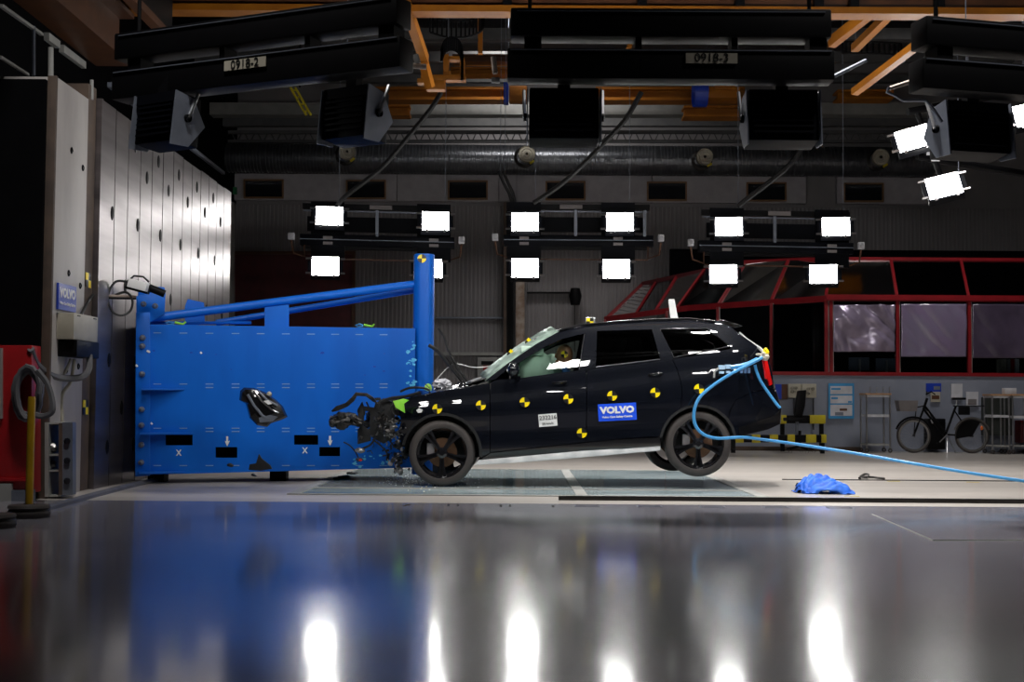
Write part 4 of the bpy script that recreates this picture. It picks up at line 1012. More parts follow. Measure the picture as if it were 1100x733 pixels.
# ---------------------------------------------------------------- hose, tow box, floor items
def tubething(P, r, m, name, label, cat):
    return tag(MB().tube(spl(P), r, 8).build(name, m, smooth=True), label, cat)
tubething([at(x, y, Y) for x, y, Y in ((819, 384, 14.88), (806, 391, 14.86), (785, 402, 14.84), (765, 415, 14.82), (751, 428, 14.80), (745.5, 443, 14.80), (747, 457, 14.80), (756, 467, 14.82), (770, 471, 14.85), (785, 470.5, 14.9), (800, 470, 15.0), (820, 472.5, 15.1), (860, 478, 15.1), (920, 487.5, 14.9), (980, 498, 14.5), (1040, 508, 14.2), (1120, 520, 13.9))],
          .019, M['hose'], 'long_blue_hose', 'light blue hose looping past the rear wheel and trailing off right', 'hose')
tubething([at(x, y, 14.95) for x, y in ((811, 392), (813, 400), (818, 411), (826, 423), (834, 434), (838, 438.5))], .017, M['hose'], 'short_blue_hose', 'short light blue hose hanging down behind the tail lamp', 'hose')
t = empty('sensor_box', sp(785, 400), 'light blue data boxes strapped to the rear side of the car', 'box')
for x0, y0, x1, y1 in ((772.5, 392.5, 779, 397), (779.5, 391.8, 785, 396.4), (773, 399, 778, 401.5), (780.5, 398.5, 785, 401)):
    MB().px(x0, y0, x1, y1, 14.93, 15.0).build('connector', mat('pale_blue_box', (.45, .65, .85), .4), t)
MB().tube(spl([at(x, y, 14.93) for x, y in ((785, 395), (795, 393.5), (805, 390.5), (814, 386))]), .028, 8).build('data_cable', M['hose'], t, smooth=True)
MB().tube(spl([at(x, y, 14.96) for x, y in ((772, 396), (768, 399), (767, 406))]), .012, 6).build('grey_lead', M['greybeam'], t, smooth=True)
for x in (797, 801, 805): MB().px(x - 1.5, 395, x + 1, 401, 14.95, 15.0).build('tag', mat('pale_blue_tag', (.2, .35, .6), .4), t)
t = empty('tow_hook_clamp', at(821, 383, 15.1), 'beige and yellow clamp on the tailgate edge with a red strap', 'clamp')
MB().blob(at(821, 383, 14.93), (.06, .05, .05), 3, .5, 2).build('clamp_body', M['cream'], t)
MB().blob(at(823, 378, 14.93), (.035, .03, .045), 5, .5, 2).build('clamp_wing', M['yellow'], t)
MB().blob(at(815, 381, 14.93), (.035, .03, .015), 5, .3, 2).build('clamp_wing', M['cream'], t)
MB().tube([at(820, 388, 14.98), at(821.5, 397, 14.98), at(823, 407, 15.0)], .018, 6).build('red_strap', M['tail'], t)
MB().tube(spl([at(794, 358, 15.35), at(802, 365, 15.3), at(811, 371, 15.25), at(818, 376, 15.15), at(821, 381, 15.05)]), .02, 6).build('pale_hose', M['greybeam'], t, smooth=True)
# blue cloth
g = gnd(880, 530); b = MB()
def clothlump(c, sx, sy, sz, seed, rz):
    nu, nv = 44, 30; rows = []
    for i in range(nu + 1):
        row = []
        for j in range(nv + 1):
            u = -1 + 2 * i / nu; v = -1 + 2 * j / nv; r = max(0, 1 - (abs(u) ** 2.6 + abs(v) ** 2.6) ** (1 / 1.3) * .9)
            h_ = 1.2 * sz * r ** .5 * (.85 + .10 * sin(u * 6 + v * 5 + seed) + .09 * sin(u * 9 - v * 14 + seed * 2 + 4 * noise.noise(Vector((u, v, seed))))) + .015 * noise.noise(Vector((u * 4, v * 4, seed))) + .008
            q = Matrix.Rotation(rz, 3, 'Z') @ Vector((u * sx, v * sy, 0)); row.append(Vector(c) + q + Vector((0, 0, max(.004, h_))))
        rows.append(row)
    b.loft(rows, closed=False, caps=False)
clothlump(g + Vector((.0, .05, 0)), .24, .2, .17, 1, .2); clothlump(g + Vector((.08, -.08, 0)), .24, .14, .12, 3, -.15); clothlump(g + Vector((-.12, -.03, 0)), .12, .13, .10, 5, .5); clothlump(g + Vector((.22, -.12, 0)), .14, .08, .04, 8, -.1)
ob = b.build('blue_cloth', M['cloth'], smooth=True, sharp=180); so = ob.modifiers.new('t', 'SOLIDIFY'); so.thickness = .004; so.offset = 1
tag(ob, 'crumpled bright blue cloth heap on the pale floor right of the car', 'cloth')
for i, (x, y) in enumerate(((857, 524), (858, 529.5))):
    t = empty('black_strap_end', gnd(x, y), ['upper', 'lower'][i] + ' black strap end sticking out left of the blue cloth', 'strap')
    MB().blob(gnd(x, y) + Vector((0, 0, .03)), (.03, .015, .028), i, .3, 2, 2, Matrix.Rotation(-.6, 3, 'Y')).build('end', M['cable'], t)
# rails, seams
a = gnd(600, 537.5); c = gnd(1150, 539)
tag(MB().bb((a.x, a.y - .03, 0), (9.5, a.y + .03, .045)).build('guide_rail', M['rail'], bevel=.005), 'black steel guide rail running right across the pale floor', 'rail')
y2 = gnd(950, 516.5).y
tag(MB().bb((gnd(838, 515).x, y2 - .02, 0), (12, y2 + .02, .012)).build('thin_guide_rail', M['rail']), 'thin dark cable rail on the floor behind the blue cloth', 'rail')
tubething([gnd(x, y) + Vector((0, 0, z_)) for x, y, z_ in ((923, 515.5, .02), (925, 513, .02), (929, 511.5, .025), (933, 512.5, .03), (931, 515, .02), (926, 514.5, .03), (938, 514.5, .02), (945, 515.5, .02), (950, 516, .02))], .014, M['dark2'], 'rope_end', 'small dark rope coil lying on the thin floor rail', 'rope')
for k, (x, y, w_) in enumerate(((437, 543, 0), (482, 543, 0), (492, 543, 0), (538, 543.5, 0), (548, 543.5, 0), (594, 544, 0))):
    p = gnd(x, y); b = MB(); b.box(p + Vector((0, 0, .002)), (.022, .16, .006), Matrix.Rotation(-.25 if k == 0 else 0, 3, 'Z'))
    b.build('floor_slot_%d' % k, M['rail']); bpy.context.view_layer.update()
    o = bpy.data.objects['floor_slot_%d' % k]; o.name = 'trim_%d' % (k + 20); o['kind'] = 'structure'
y3 = gnd(700, 545).y
for k in range(5):
    x = gnd(630 + 66 * k, 543).x
    b = MB(); b.bb((x - .12, y3, 0), (x + .12, y3 + .012, .004)); b.bb((x - .12, y3 + .14, 0), (x + .12, y3 + .152, .004)); b.bb((x - .12, y3, 0), (x - .108, y3 + .15, .004)); b.bb((x + .108, y3, 0), (x + .12, y3 + .15, .004))
    o = b.build('trim_%d' % (30 + k), M['slate']); o['kind'] = 'structure'
for k, (x, y) in enumerate(((960, 517.5), (1045, 518.5), (915, 533.5))):
    p = gnd(x, y); o = MB().box(p + Vector((0, 0, .003)), (.16, .03, .004)).build('trim_%d' % (40 + k), M['yel2']); o['kind'] = 'structure'
pA = gnd(937, 553); pB = gnd(1002, 581); pC = gnd(1160, 581)
b = MB(); b.tube([pA + Vector((0, 0, .001)), pB + Vector((0, 0, .001)), pC + Vector((0, 0, .001))], .006, 4); o = b.build('trim_50', M['greybeam']); o['kind'] = 'structure'
# ---------------------------------------------------------------- things by the office wall
YW = 27.3
t = empty('notice_poster', at(904, 449, YW - .02), 'white and blue notice board with three text panels on the grey wall', 'poster')
MB().px(890, 412, 917.5, 450, YW - .05, YW - .02).build('board', M['postblue'], t)
for y0, y1 in ((415, 423.5), (425, 433.5), (435, 447)): MB().px(892, y0, 915.5, y1, YW - .055, YW - .04).build('sheet', M['paper'], t)
for x0, y0, x1, y1, m in ((893, 417, 903, 419, 'postblue'), (893, 427, 900, 429, 'postblue'), (902, 439, 910, 441.5, 'brown'), (897, 443, 906, 446.5, 'slate'), (911, 431, 915, 433, 'postblue')):
    MB().px(x0, y0, x1, y1, YW - .058, YW - .05).build('text_block', M[m], t)
def trolley(x0, x1, ytop, ymid, yb, Y, label, shelves=2):
    t = empty('trolley', gnd((x0 + x1) / 2, yb) * 0 + Vector((at((x0 + x1) / 2, yb, Y + .25).x, Y + .25, 0)), label, 'trolley')
    X0 = at(x0, 450, Y).x; X1 = at(x1, 450, Y).x; zt_ = at(x0, ytop, Y).z; zm = at(x0, ymid, Y).z
    for X in (X0, X1):
        for yy in (Y, Y + .45):
            MB().cyl((X, yy, .09), (X, yy, zt_), .018, 8).build('post', M['chrome'], t, smooth=True)
            MB().lathe([(.02, -.012), (.045, -.012), (.045, .012), (.02, .012)], (X, yy, .047), 'Y', 14).build('caster', M['rubber'], t)
    MB().bb((X0 - .03, Y - .02, zt_ - .015), (X1 + .03, Y + .47, zt_ + .02)).build('top_board', M['beech'], t)
    MB().bb((X0, Y - .01, zt_ - .06), (X1, Y + .46, zt_ - .017)).build('top_tray', M['paper'], t)
    MB().bb((X0, Y - .01, zm - .03), (X1, Y + .46, zm + .02)).build('shelf', M['paper'], t)
    MB().bb((X0, Y - .01, .15), (X1, Y + .46, .18)).build('shelf', M['greybeam'], t)
    return t
trolley(931, 956, 423.5, 446.5, 483, 26.5, 'steel trolley with a wooden top standing left of the bicycle')
trolley(1066, 1084, 424.5, 447, 487, 26.2, 'steel trolley with a wooden top right of the bicycle, left one of the pair')
trolley(1088, 1110, 424.5, 448, 487, 26.35, 'steel trolley with a wooden top cut off by the right edge')
MB_ = MB().px(1080, 417, 1092, 424, 26.4, 26.6); tag(MB_.build('small_box', M['paper'], bevel=.005), 'small pale box on the trolley tops at the right edge', 'box')
t = empty('wire_basket', at(945, 423, 26.7), 'wire rack lying on top of the left trolley', 'rack')
zt_ = at(931, 423.5, 26.5).z + .02
for k in range(4):
    x = at(932 + k * 7, 420, 26.7).x
    MB().tube([(x, 26.55, zt_ + .005), (x + .03, 26.6, zt_ + .12), (x + .08, 26.8, zt_ + .12), (x + .1, 26.9, zt_ + .005)], .007, 5).build('wire', M['chrome'], t)
# bicycle
YK = 26.6
bk = empty('bicycle', (at(1012, 483, YK).x, YK, 0), 'dark city bicycle with a grey front basket parked along the grey wall', 'bicycle')
def bz(px, py): return at(px, py, YK)
rw = .355
for x in (981.5, 1044):
    p = bz(x, 465); c = Vector((p.x, YK, rw)); wl = bpy.data.objects.new('wheel', None); COL.objects.link(wl); wl.parent = bk; wl.location = c - wloc(bk)
    MB().lathe([(rw, 0), (rw - .012, .018), (rw - .035, .016), (rw - .04, 0), (rw - .035, -.016), (rw - .012, -.018)], (0, 0, 0), 'Y', 40, ring=True).build('tire', M['rubber'], wl, smooth=True, local=True)
    MB().lathe([(rw - .032, .016), (rw - .07, .014), (rw - .074, 0), (rw - .07, -.014), (rw - .032, -.016)], (0, 0, 0), 'Y', 40, ring=True).build('rim', M['chromew'], wl, smooth=True, local=True)
    b = MB()
    for k in range(20):
        a = 2 * pi * k / 20; b.cyl((.02 * cos(a + .3), .02 * (-1) ** k, .02 * sin(a + .3)), ((rw - .06) * cos(a), 0, (rw - .06) * sin(a)), .0013, 4)
    o = b.build('spokes', M['chromew'], wl, local=True); o['kind'] = 'stuff'
    MB().lathe([(.022, -.04), (.022, .04)], (0, 0, 0), 'Y', 12).build('hub', M['dark2'], wl, local=True)
def Q(px, py, dy=0): v = bz(px, py); return Vector((v.x, YK + dy, v.z))
fw = Vector((bz(981.5, 465).x, YK, rw)); rwc = Vector((bz(1044, 465).x, YK, rw))
for a, c, r, m in ((fw, Q(992, 440), .014, 'black'), (Q(992, 440), Q(996, 428), .018, 'black'), (Q(993, 436), Q(1016, 466), .017, 'black'), (Q(992.5, 440), Q(1014, 468), .016, 'black'), (Q(1016, 466), Q(1027, 436), .016, 'black'), (Q(1016, 467), rwc, .012, 'black'), (Q(1025, 441), rwc, .010, 'black'), (Q(1027, 436), Q(1028, 430), .013, 'chrome'), (Q(996, 440), Q(1002, 455), .012, 'chrome')):
    MB().cyl(a, c, r * 1.5, 8).build('frame_tube', M[m], bk, smooth=True)
MB().tube([Q(1000, 424, -.26), Q(998, 421, -.15), Q(995, 424, 0), Q(998, 421, .15), Q(1000, 424, .26)], .013, 8).build('handlebar', M['black'], bk, smooth=True)
MB().box(Q(1030, 428.5), (.27, .14, .05)).build('saddle', M['black'], bk, bevel=.02)
b = MB(); X0 = bz(963, 430).x; X1 = bz(984, 430).x; zt1 = bz(970, 430.5).z; zt0 = bz(970, 442).z
b.loft([[Vector(v) for v in ((X0 + .04, YK - .12, zt0), (X1 - .02, YK - .12, zt0), (X1 - .02, YK + .12, zt0), (X0 + .04, YK + .12, zt0))], [Vector(v) for v in ((X0, YK - .15, zt1), (X1, YK - .15, zt1), (X1, YK + .15, zt1), (X0, YK + .15, zt1))]])
b.build('front_basket', M['basket'], bk)
MB().bb((bz(1025, 436).x, YK - .08, bz(1040, 437).z), (bz(1056, 436).x, YK + .08, bz(1040, 437).z + .02)).build('rear_rack', M['black'], bk)
MB().cyl(Q(984, 438), Q(994, 436), .014, 8).build('basket_bracket', M['black'], bk)
MB().cyl(Q(984, 441), fw, .010, 8).build('basket_stay', M['black'], bk)
b = MB(); b.tube([Vector((fw.x + (rw + .025) * cos(R_(30 + 130 * k / 14)), YK, rw + (rw + .025) * sin(R_(30 + 130 * k / 14)))) for k in range(15)], .022, 6); b.build('front_mudguard', M['black'], bk, smooth=True)
b = MB(); n_ = 14
V = [Vector((rwc.x, YK - .03, rw))] + [Vector((rwc.x + (rw - .02) * cos(R_(60 + 130 * k / n_)), YK - .03, rw + (rw - .02) * sin(R_(60 + 130 * k / n_)))) for k in range(n_ + 1)]
b.loft([V, [v + Vector((0, .006, 0)) for v in V]]); b.build('coat_guard', M['black'], bk)
MB().bb((bz(1028, 436).x, YK - .12, bz(1040, 446).z), (bz(1040, 436).x, YK - .05, bz(1040, 437).z)).build('pannier', M['black'], bk, bevel=.02)
b = MB(); n = 16
b.tube([Vector((rwc.x + (rw + .02) * cos(R_(20 + 140 * k / n)), YK, rw + (rw + .02) * sin(R_(20 + 140 * k / n)))) for k in range(n + 1)], .02, 6); b.build('rear_mudguard', M['chromew'], bk, smooth=True)
MB().lathe([(.07, -.01), (.07, .01)], Q(1016, 467, -.04), 'Y', 20).build('chainring', M['dark2'], bk)
MB().cyl(Q(1016, 467, -.08), Q(1008, 475, -.08), .012, 8).build('crank', M['chrome'], bk); MB().box(Q(1007, 476, -.12), (.1, .06, .02)).build('pedal', M['black'], bk)
MB().cyl(Q(1018, 470, .02), Vector((bz(1014, 480).x, YK - .18, .01)), .010, 6).build('kickstand', M['chrome'], bk); MB().cyl(Q(1019, 470, .02), Vector((bz(1024, 480).x, YK - .15, .01)), .010, 6).build('kickstand', M['chrome'], bk)
MB().blob(Q(1054, 460, -.03), (.03, .012, .045), 1, .1, 2).build('reflector', M['orangerf'], bk, smooth=True)
t = empty('black_crate', at(1003, 482, 26.95), 'black plastic crate standing behind the bicycle', 'crate')
MB().px(997, 450, 1016, 483.2, 26.85, 27.15).build('body', M['black'], t, bevel=.02)
MB().px(998, 452, 1015, 454, 26.83, 26.86).build('rim', M['blackrig'], t)
for i, (x0, y0, x1, y1, m, lb, nm) in enumerate(((995, 412, 1011, 421, 'bluedk', 'dark blue wall sign above the bicycle handlebar', 'wall_sign'), (1000, 421, 1010, 432, 'cream', 'small cream framed notice below the dark blue sign', 'wall_notice'), (1022, 412.5, 1034, 429, 'paper', 'tall white paper sheet on the wall above the saddle', 'wall_notice'), (1038, 421, 1051, 437, 'paper', 'second white paper sheet right of the saddle', 'wall_notice'))):
    t = empty(nm, at(x0, y1, YW - .02), lb, 'sign' if i == 0 else 'notice')
    MB().px(x0, y0, x1, y1, YW - .04, YW - .012).build('sheet', M[m], t)
    if i == 1: MB().px(x0 + 1, y0 + 4, x1 - 1, y1 - 3, YW - .045, YW - .03).build('dark_print', M['brown'], t)
    if i == 3: MB().px(x0 + 2, y0 + 8, x1 - 2, y1 - 2, YW - .045, YW - .03).build('pale_print', M['basket'], t)
    if i == 0: MB().px(x0 + 8, y0 + 3, x1 - 1, y1 - 2, YW - .045, YW - .03).build('pale_print', M['slate'], t)
t = empty('dark_cabinet', at(1074, 480, 27.0), 'dark cabinet with shelves behind the right trolleys', 'cabinet')
MB().px(1060, 427, 1088, 468, 26.95, 27.28).build('body', mat('dark_green_black', (.03, .035, .03), .5), t); MB().px(1061, 447, 1087, 449, 26.93, 26.96).build('shelf', M['slate'], t)
t = empty('red_crate', at(1098, 480, 27.0), 'dark red crate low on the wall at the right edge', 'crate')
MB().px(1096, 452, 1110, 476, 26.9, 27.2).build('body', M['maroon'], t); MB().px(1096, 452, 1110, 454, 26.88, 26.91).build('rim', M['redframe'], t)
# control box, chair, striped bars
t = empty('control_box', at(862, 427, YW), 'pair of cream electrical control boxes on the grey wall behind the chair', 'box')
for x0, x1 in ((847, 860.5), (861.5, 877)):
    MB().px(x0, 412.5, x1, 427.5, YW - .15, YW).build('box_body', M['cream'], t, bevel=.01)
for x, y in ((851, 417), (851, 421), (855, 417), (868, 418), (868, 423), (873, 418)): MB().lathe([(.03, -.03), (.03, .0)], at(x, y, YW - .15), 'Y', 10).build('button', M['black'], t)
t = empty('fire_point_box', at(838, 428, YW), 'small blue and brown box on the wall left of the control boxes', 'box')
MB().px(833, 413, 839.5, 429, YW - .12, YW).build('body', M['bluedk'], t); MB().px(839.5, 413, 846, 429, YW - .08, YW).build('side_board', M['brown'], t)
for i, (x, y0, y1) in enumerate(((853, 428, 445), (874, 428, 462))):
    tag(MB().px(x - .5, y0, x + .5, y1, YW - .05, YW - .02).build('conduit', M['dark2']), ['short', 'long'][i] + ' conduit running down from the cream control boxes', 'conduit')
ch = empty('office_chair', at(858, 478, 25.6) * 1, 'black office chair with a tall back standing behind the striped bars', 'chair')
YCH = 26.3; ch.location = (at(858, 470, YCH).x, YCH, 0)
MB().pxprism([(857, 420), (866.5, 419), (865, 436), (862, 449), (853.5, 448), (855, 432)], YCH, YCH + .09).build('backrest', M['black'], ch, bevel=.02)
MB().px(846, 449, 866, 453, YCH - .35, YCH + .1).build('seat', M['black'], ch, bevel=.02)
MB().px(855, 453, 858, 470, YCH - .1, YCH - .05).build('column', M['slate'], ch)
zc = .1
for k in range(5):
    a = 2 * pi * k / 5; c0 = Vector((ch.location.x, YCH - .1, .14)); c1 = c0 + Vector((.28 * cos(a), .28 * sin(a), -.06))
    MB().cyl(c0, c1, .02, 8).build('leg', M['black'], ch); MB().lathe([(.035, -.015), (.035, .015)], c1 + Vector((0, 0, -.043)), 'Y', 10).build('caster', M['rubber'], ch)
MB().cyl(Vector((ch.location.x, YCH - .1, .12)), Vector((ch.location.x, YCH - .1, .45)), .03, 10).build('gas_spring', M['black'], ch)
def striped(pts, y0, y1, Y, label, x0, x1, zfloor=True):
    t = empty('striped_bar', Vector((at((x0 + x1) / 2, y1, Y).x, Y, 0)), label, 'barrier bar')
    MB().px(x0, y0, x1, y1, Y, Y + .12).build('bar', M['black'], t, bevel=.01)
    for a, c in pts: MB().px(a, y0 - .4, c, y1 + .4, Y - .015, Y + .135).build('yellow_band', M['yel2'], t, bevel=.01)
    zz = at(x0, y1, Y).z
    for x in (x0 + 4, x1 - 4):
        X = at(x, y1, Y).x; MB().bb((X - .04, Y + .02, .0), (X + .04, Y + .1, zz)).build('foot', M['black'], t)
striped(((790, 799), (808, 817), (827, 836), (846, 854), (866, 877), (882.5, 888)), 467.5, 475.5, 25.9, 'low yellow and black striped bar on the floor behind the car', 784, 888)
striped(((837, 845), (870, 887)), 446.5, 455, 26.9, 'raised yellow and black striped bar against the grey wall', 837, 887)
# ---------------------------------------------------------------- far light rigs and floodlights
ZR = {}
def floodlight(px, py, Y, label, tiltz=0, tiltx=-18, roll=0, m='lens', w_=.50, h_=.37, group='floodlights on the far rigs', visible=True, loc=None):
    p = loc if loc is not None else at(px, py, Y)
    t = empty('floodlight', p, label, 'floodlight', group)
    t.rotation_euler = (R_(tiltx), R_(roll), R_(tiltz))
    def B(b, n, mm, **k): return b.build(n, mm, t, local=True, **k)
    B(MB().box((0, .0, 0), (w_, .012, h_)), 'lamp_face', M[m])
    B(MB().box((0, .10, 0), (w_ + .05, .17, h_ + .05)), 'housing', M['blackrig'], bevel=.012)
    for sx in (-1, 1):
        B(MB().box((sx * (w_ / 2 + .055), .03, 0), (.05, .05, h_ * .62)), 'side_bracket', M['blackrig'])
        for sz in (-1, 1): B(MB().box((sx * (w_ / 2 + .055), -.01, sz * h_ * .40), (.12, .02, .03)), 'clip', M['chrome'])
        B(MB().box((sx * w_ * .33, -.01, -h_ / 2 - .02), (.04, .02, .05)), 'clip', M['chrome'])
    B(MB().box((0, .27, 0), (.10, .22, .10)), 'swivel', M['black'])
    return t
YR = 24.0
def k57(px, x0, x1): return 0
lamps = [
 (354, 232, 8, 'upper floodlight at the far end, nearest the steel wall'), (349.5, 286, 8, 'lower floodlight nearest the steel wall, hanging below its rig'),
 (468, 237.5, 8, 'upper floodlight just above the blue column'), (460.5, 288.5, 8, 'lower floodlight half hidden behind the blue column'),
 (564, 238.5, 0, 'upper floodlight at the left end of the middle rig'), (564, 288, 0, 'lower floodlight under the left end of the middle rig'),
 (666, 238.5, -2, 'upper floodlight at the right end of the middle rig'), (662, 289, -2, 'lower floodlight under the right end of the middle rig'),
 (783, 243.5, -8, 'upper floodlight at the left end of the right far rig'), (777, 294.5, -8, 'lower floodlight above the roof of the car tail'),
 (898, 243.5, -10, 'upper floodlight at the right end of the right far rig'), (884.5, 294.5, -10, 'lower floodlight in front of the red roof ribs')]
for x, y, rz, lb in lamps: floodlight(x, y, YR, lb, rz)
def rig(x0, x1, y, sl, label, lampx, posts, dark=M['blackrig'], rz=0):
    """y: pixel row of the top beam; sl: rows that the rig drops by from left to right"""
    cxp = (x0 + x1) / 2; t = empty('light_rig', at(cxp, y + 45, YR + .3), label, 'light rig')
    def yy(x): return y + sl * (x - x0) / (x1 - x0)
    def slant(a, c, dy0, dy1, d0, d1, m, n, bev=0):
        P = [(a, yy(a) + dy0), (c, yy(c) + dy0), (c, yy(c) + dy1), (a, yy(a) + dy1)]
        return MB().pxprism(P, YR + d0 + .1, YR + d1 + .1).build(n, m, t, bevel=bev)
    slant(x0 + 3, x1 - 4, 0, 6, .30, .42, M['black'], 'top_beam')
    slant(x0 + 4, x1 - 6, 7, 8.6, .28, .31, M['slate'], 'light_strip')
    slant(x0 + 8, x1 - 8, 14, 30, .5, .55, dark, 'back_panel')
    slant(x0, x1, 33, 45, .26, .46, dark, 'lower_beam', .01)
    slant(x0, x1, 38, 38.8, .25, .27, M['slate'], 'beam_lip')
    slant(x0 + 6, x1 - 6, 45.5, 49, .32, .4, M['black'], 'cable_tray')
    slant(x0 + 6, x1 - 6, 58.6, 60.3, .42, .45, M['orange'] if rz else M['brown'], 'conduit')
    for p in posts: slant(p - 1.6, p + 1.6, 6, 34, .24, .28, M['slate'], 'upright')
    for lx in lampx:
        slant(lx - 18, lx + 18, -2, 8, .24, .3, dark, 'mount_plate'); slant(lx - 18, lx + 18, 8, 33, .34, .38, dark, 'mount_plate')
        slant(lx - 18, lx + 18, 45, 60, .26, .32, dark, 'mount_plate'); slant(lx - 5, lx + 4, 58, 74, .24, .30, dark, 'mount_arm')
        for k in (0, 6): slant(lx - 5, lx + 5, 35 + k, 38 + k, .235, .255, M['basket'], 'label_plate')
    mid = sum(lampx) / 2
    slant(mid - 12, mid + 12, 0.5, 5, .27, .29, M['basket'], 'label_plate')
    for sx, xe in ((-1, x0 - 9), (1, x1 + 8)):
        c = at(xe, yy(xe) + 36, YR + .2)
        MB().box(c, (.11, .12, .13)).build('camera_box', M['paper'], t, bevel=.01)
        MB().lathe([(.032, -.07), (.032, -.05)], c, 'Y', 12).build('camera_lens', M['black'], t)
        MB().tube([c + Vector((0, 0, -.08)), at(xe - sx * 2, yy(xe) + 54, YR + .3), at(xe - sx * 14, yy(xe) + 58, YR + .4), at(xe - sx * 14, yy(xe) + 44, YR + .4)], .018, 6).build('camera_arm', M['brown'], t)
    for lx in lampx:
        p = at(lx + 12, yy(lx) + 2, YR + .36)
        MB().cyl(p, (p.x, p.y, ZC - .02), .006, 5).build('hanging_wire', M['slate'], t)
    return t
rig(322, 488, 218, 4, 'black truss rig with four floodlights in front of the maroon door', (352, 466), (405,))
rig(541, 702, 219, 1, 'middle black truss rig with four floodlights above the windshield', (563, 664), (618.5, 692.5))
rig(751, 917, 225, 3, 'right far black truss rig with four floodlights before the office roof', (781, 894), (832.5,))
# right edge lamps
floodlight(981, 148.5, 20, 'tilted floodlight hanging high at the right beside the louvred lamp', -14, -20, -14, group='tilted floodlights at the right')
floodlight(1014, 199.5, 20, 'tilted floodlight hanging lower at the right, second one down', -14, -20, -12, group='tilted floodlights at the right')
floodlight(1108, 122, 20, 'floodlight cut off by the right edge of the photo', -14, -20, -10, group='tilted floodlights at the right')
t = empty('light_rig', at(1040, 130, 20.4), 'dark rig at the right edge carrying the tilted floodlights', 'light rig')
a = at(955, 128, 20.4); c = at(1130, 205, 20.9)
MB().cyl(at(975, 120, 20.35), at(1110, 96, 20.8), .06, 8).build('top_tube', M['black'], t)
MB().cyl(at(985, 168, 20.35), at(1130, 192, 20.8), .06, 8).build('lower_tube', M['black'], t)
MB().cyl(at(985, 120, 20.4), at(1018, 210, 20.4), .05, 8).build('side_tube', M['black'], t)
for k, (x, y) in enumerate(((1000, 165), (1005, 171.5))): MB().px(x - 4.5, y - 1.6, x + 4.5, y + 1.6, 20.28, 20.3).build('label_plate', M['paper'], t)
p = at(1040, 100, 20.6); MB().cyl(p, (p.x, p.y, ZC - .02), .02, 5).build('hanging_wire', M['slate'], t)
p = at(1100, 100, 20.7); MB().cyl(p, (p.x, p.y, ZC - .02), .02, 5).build('hanging_wire', M['slate'], t)
# ---------------------------------------------------------------- near rigs, seen from behind
def near_rig(loc, rz, L, hx, label, txt=None, extra=()):
    t = empty('near_light_rig', loc, label, 'light rig', None, rz)
    def B(b, n, mm, **k): return b.build(n, mm, t, local=True, **k)
    B(MB().box((0, 0, .42), (L, .28, .27)), 'upper_beam', M['black'], bevel=.02)
    B(MB().box((0, 0, .03), (L * 1.02, .26, .29)), 'lower_beam', M['black'], bevel=.02)
    B(MB().box((0, -.14, .155), (L * 1.0, .012, .008)), 'edge_lip', M['slate'])
    B(MB().box((0, -.15, .52), (L * .96, .012, .006)), 'edge_lip', M['slate'])
    for x in (-.43, -.1, .2, .46): B(MB().box((x * L, 0, .23), (.16 if abs(x) > .3 else .06, .2, .2)), 'upright', M['black'])
    for x in (-.44, .44):
        B(MB().cyl((x * L, 0, .5), (x * L, 0, ZC - loc[2] - .02), .02, 6), 'hanging_rod', M['black'])
    if txt:
        B(MB().box((txt[1], -.145, .08), (.48, .01, .095)), 'number_plate', M['cream'])
        c = bpy.data.curves.new('lettering', 'FONT'); c.body = txt[0]; c.size = .115; c.extrude = .002; c.align_x = 'CENTER'; c.align_y = 'CENTER'; c.materials.append(M['mblack'])
        o = bpy.data.objects.new('lettering', c); COL.objects.link(o); tomesh(o, t, facing((txt[1], -.154, .08)))
    return t
def near_lamp(loc, rz, label, W=.66, H=.50):
    t = empty('louvred_floodlight', loc, label, 'floodlight', None, rz)
    t.rotation_euler = (R_(-5), 0, rz)
    def B(b, n, mm, **k): return b.build(n, mm, t, local=True, **k)
    B(MB().box((0, .18, 0), (W, .34, H)), 'housing', M['blackrig'], bevel=.02)
    b = MB()
    for k in range(6): B(MB().box((0, -.005, -.17 + k * .055), (W * .86, .03, .02)), 'cooling_fin', M['blackrig'])
    B(MB().box((0, -.0, .19), (W * .98, .02, .10)), 'top_panel', M['blackrig'])
    for s in (-1, 1):
        q = [(-.04, -.30), (.20, -.27), (.40, -.02), (.22, .22), (-.02, .24)]
        b = MB(); vs0 = [Vector((s * (W / 2 + .012), y, z_)) for y, z_ in q]; vs1 = [v + Vector((s * .012, 0, 0)) for v in vs0]
        b.loft([vs0, vs1]); B(b, 'side_plate', M['slate'])
        B(MB().lathe([(.04, -.02), (.04, .02)], (s * (W / 2 + .035), .15, 0), 'X', 12), 'pivot', M['black'])
        B(MB().cyl((s * (W / 2 + .045), .15, 0), (s * (W / 2 + .05), .26, .30), .018, 6), 'yoke_arm', M['chrome'])
    B(MB().box((0, .12, H / 2 + .09), (.12, .1, .24)), 'hanger_block', M['black'])
    B(MB().box((0, .355, 0), (W * .9, .012, H * .86)), 'lamp_face', M['lensnear'])
    return t
YN = 12.0
c2 = at(719, 46, YN)
near_rig((c2.x, YN, at(719, 60, YN).z - .14), 0, 3.0, None, 'large black twin beam rig above the car carrying a number plate', ('0918-3', at(762, 66, YN).x - c2.x))
near_lamp(at(606, 121, YN + .05), 0, 'louvred black floodlight back hanging from the left of the middle rig')
near_lamp(at(842, 123, YN + .05), 0, 'louvred black floodlight back hanging from the right of the middle rig')
c1 = at(275, 50, YN + .2)
near_rig((c1.x, YN + .2, at(275, 70, YN + .2).z - .10), R_(-24), 3.25, None, 'large black twin beam rig angled above the steel wall', ('0918-2', at(268, 66, YN).x - c1.x))
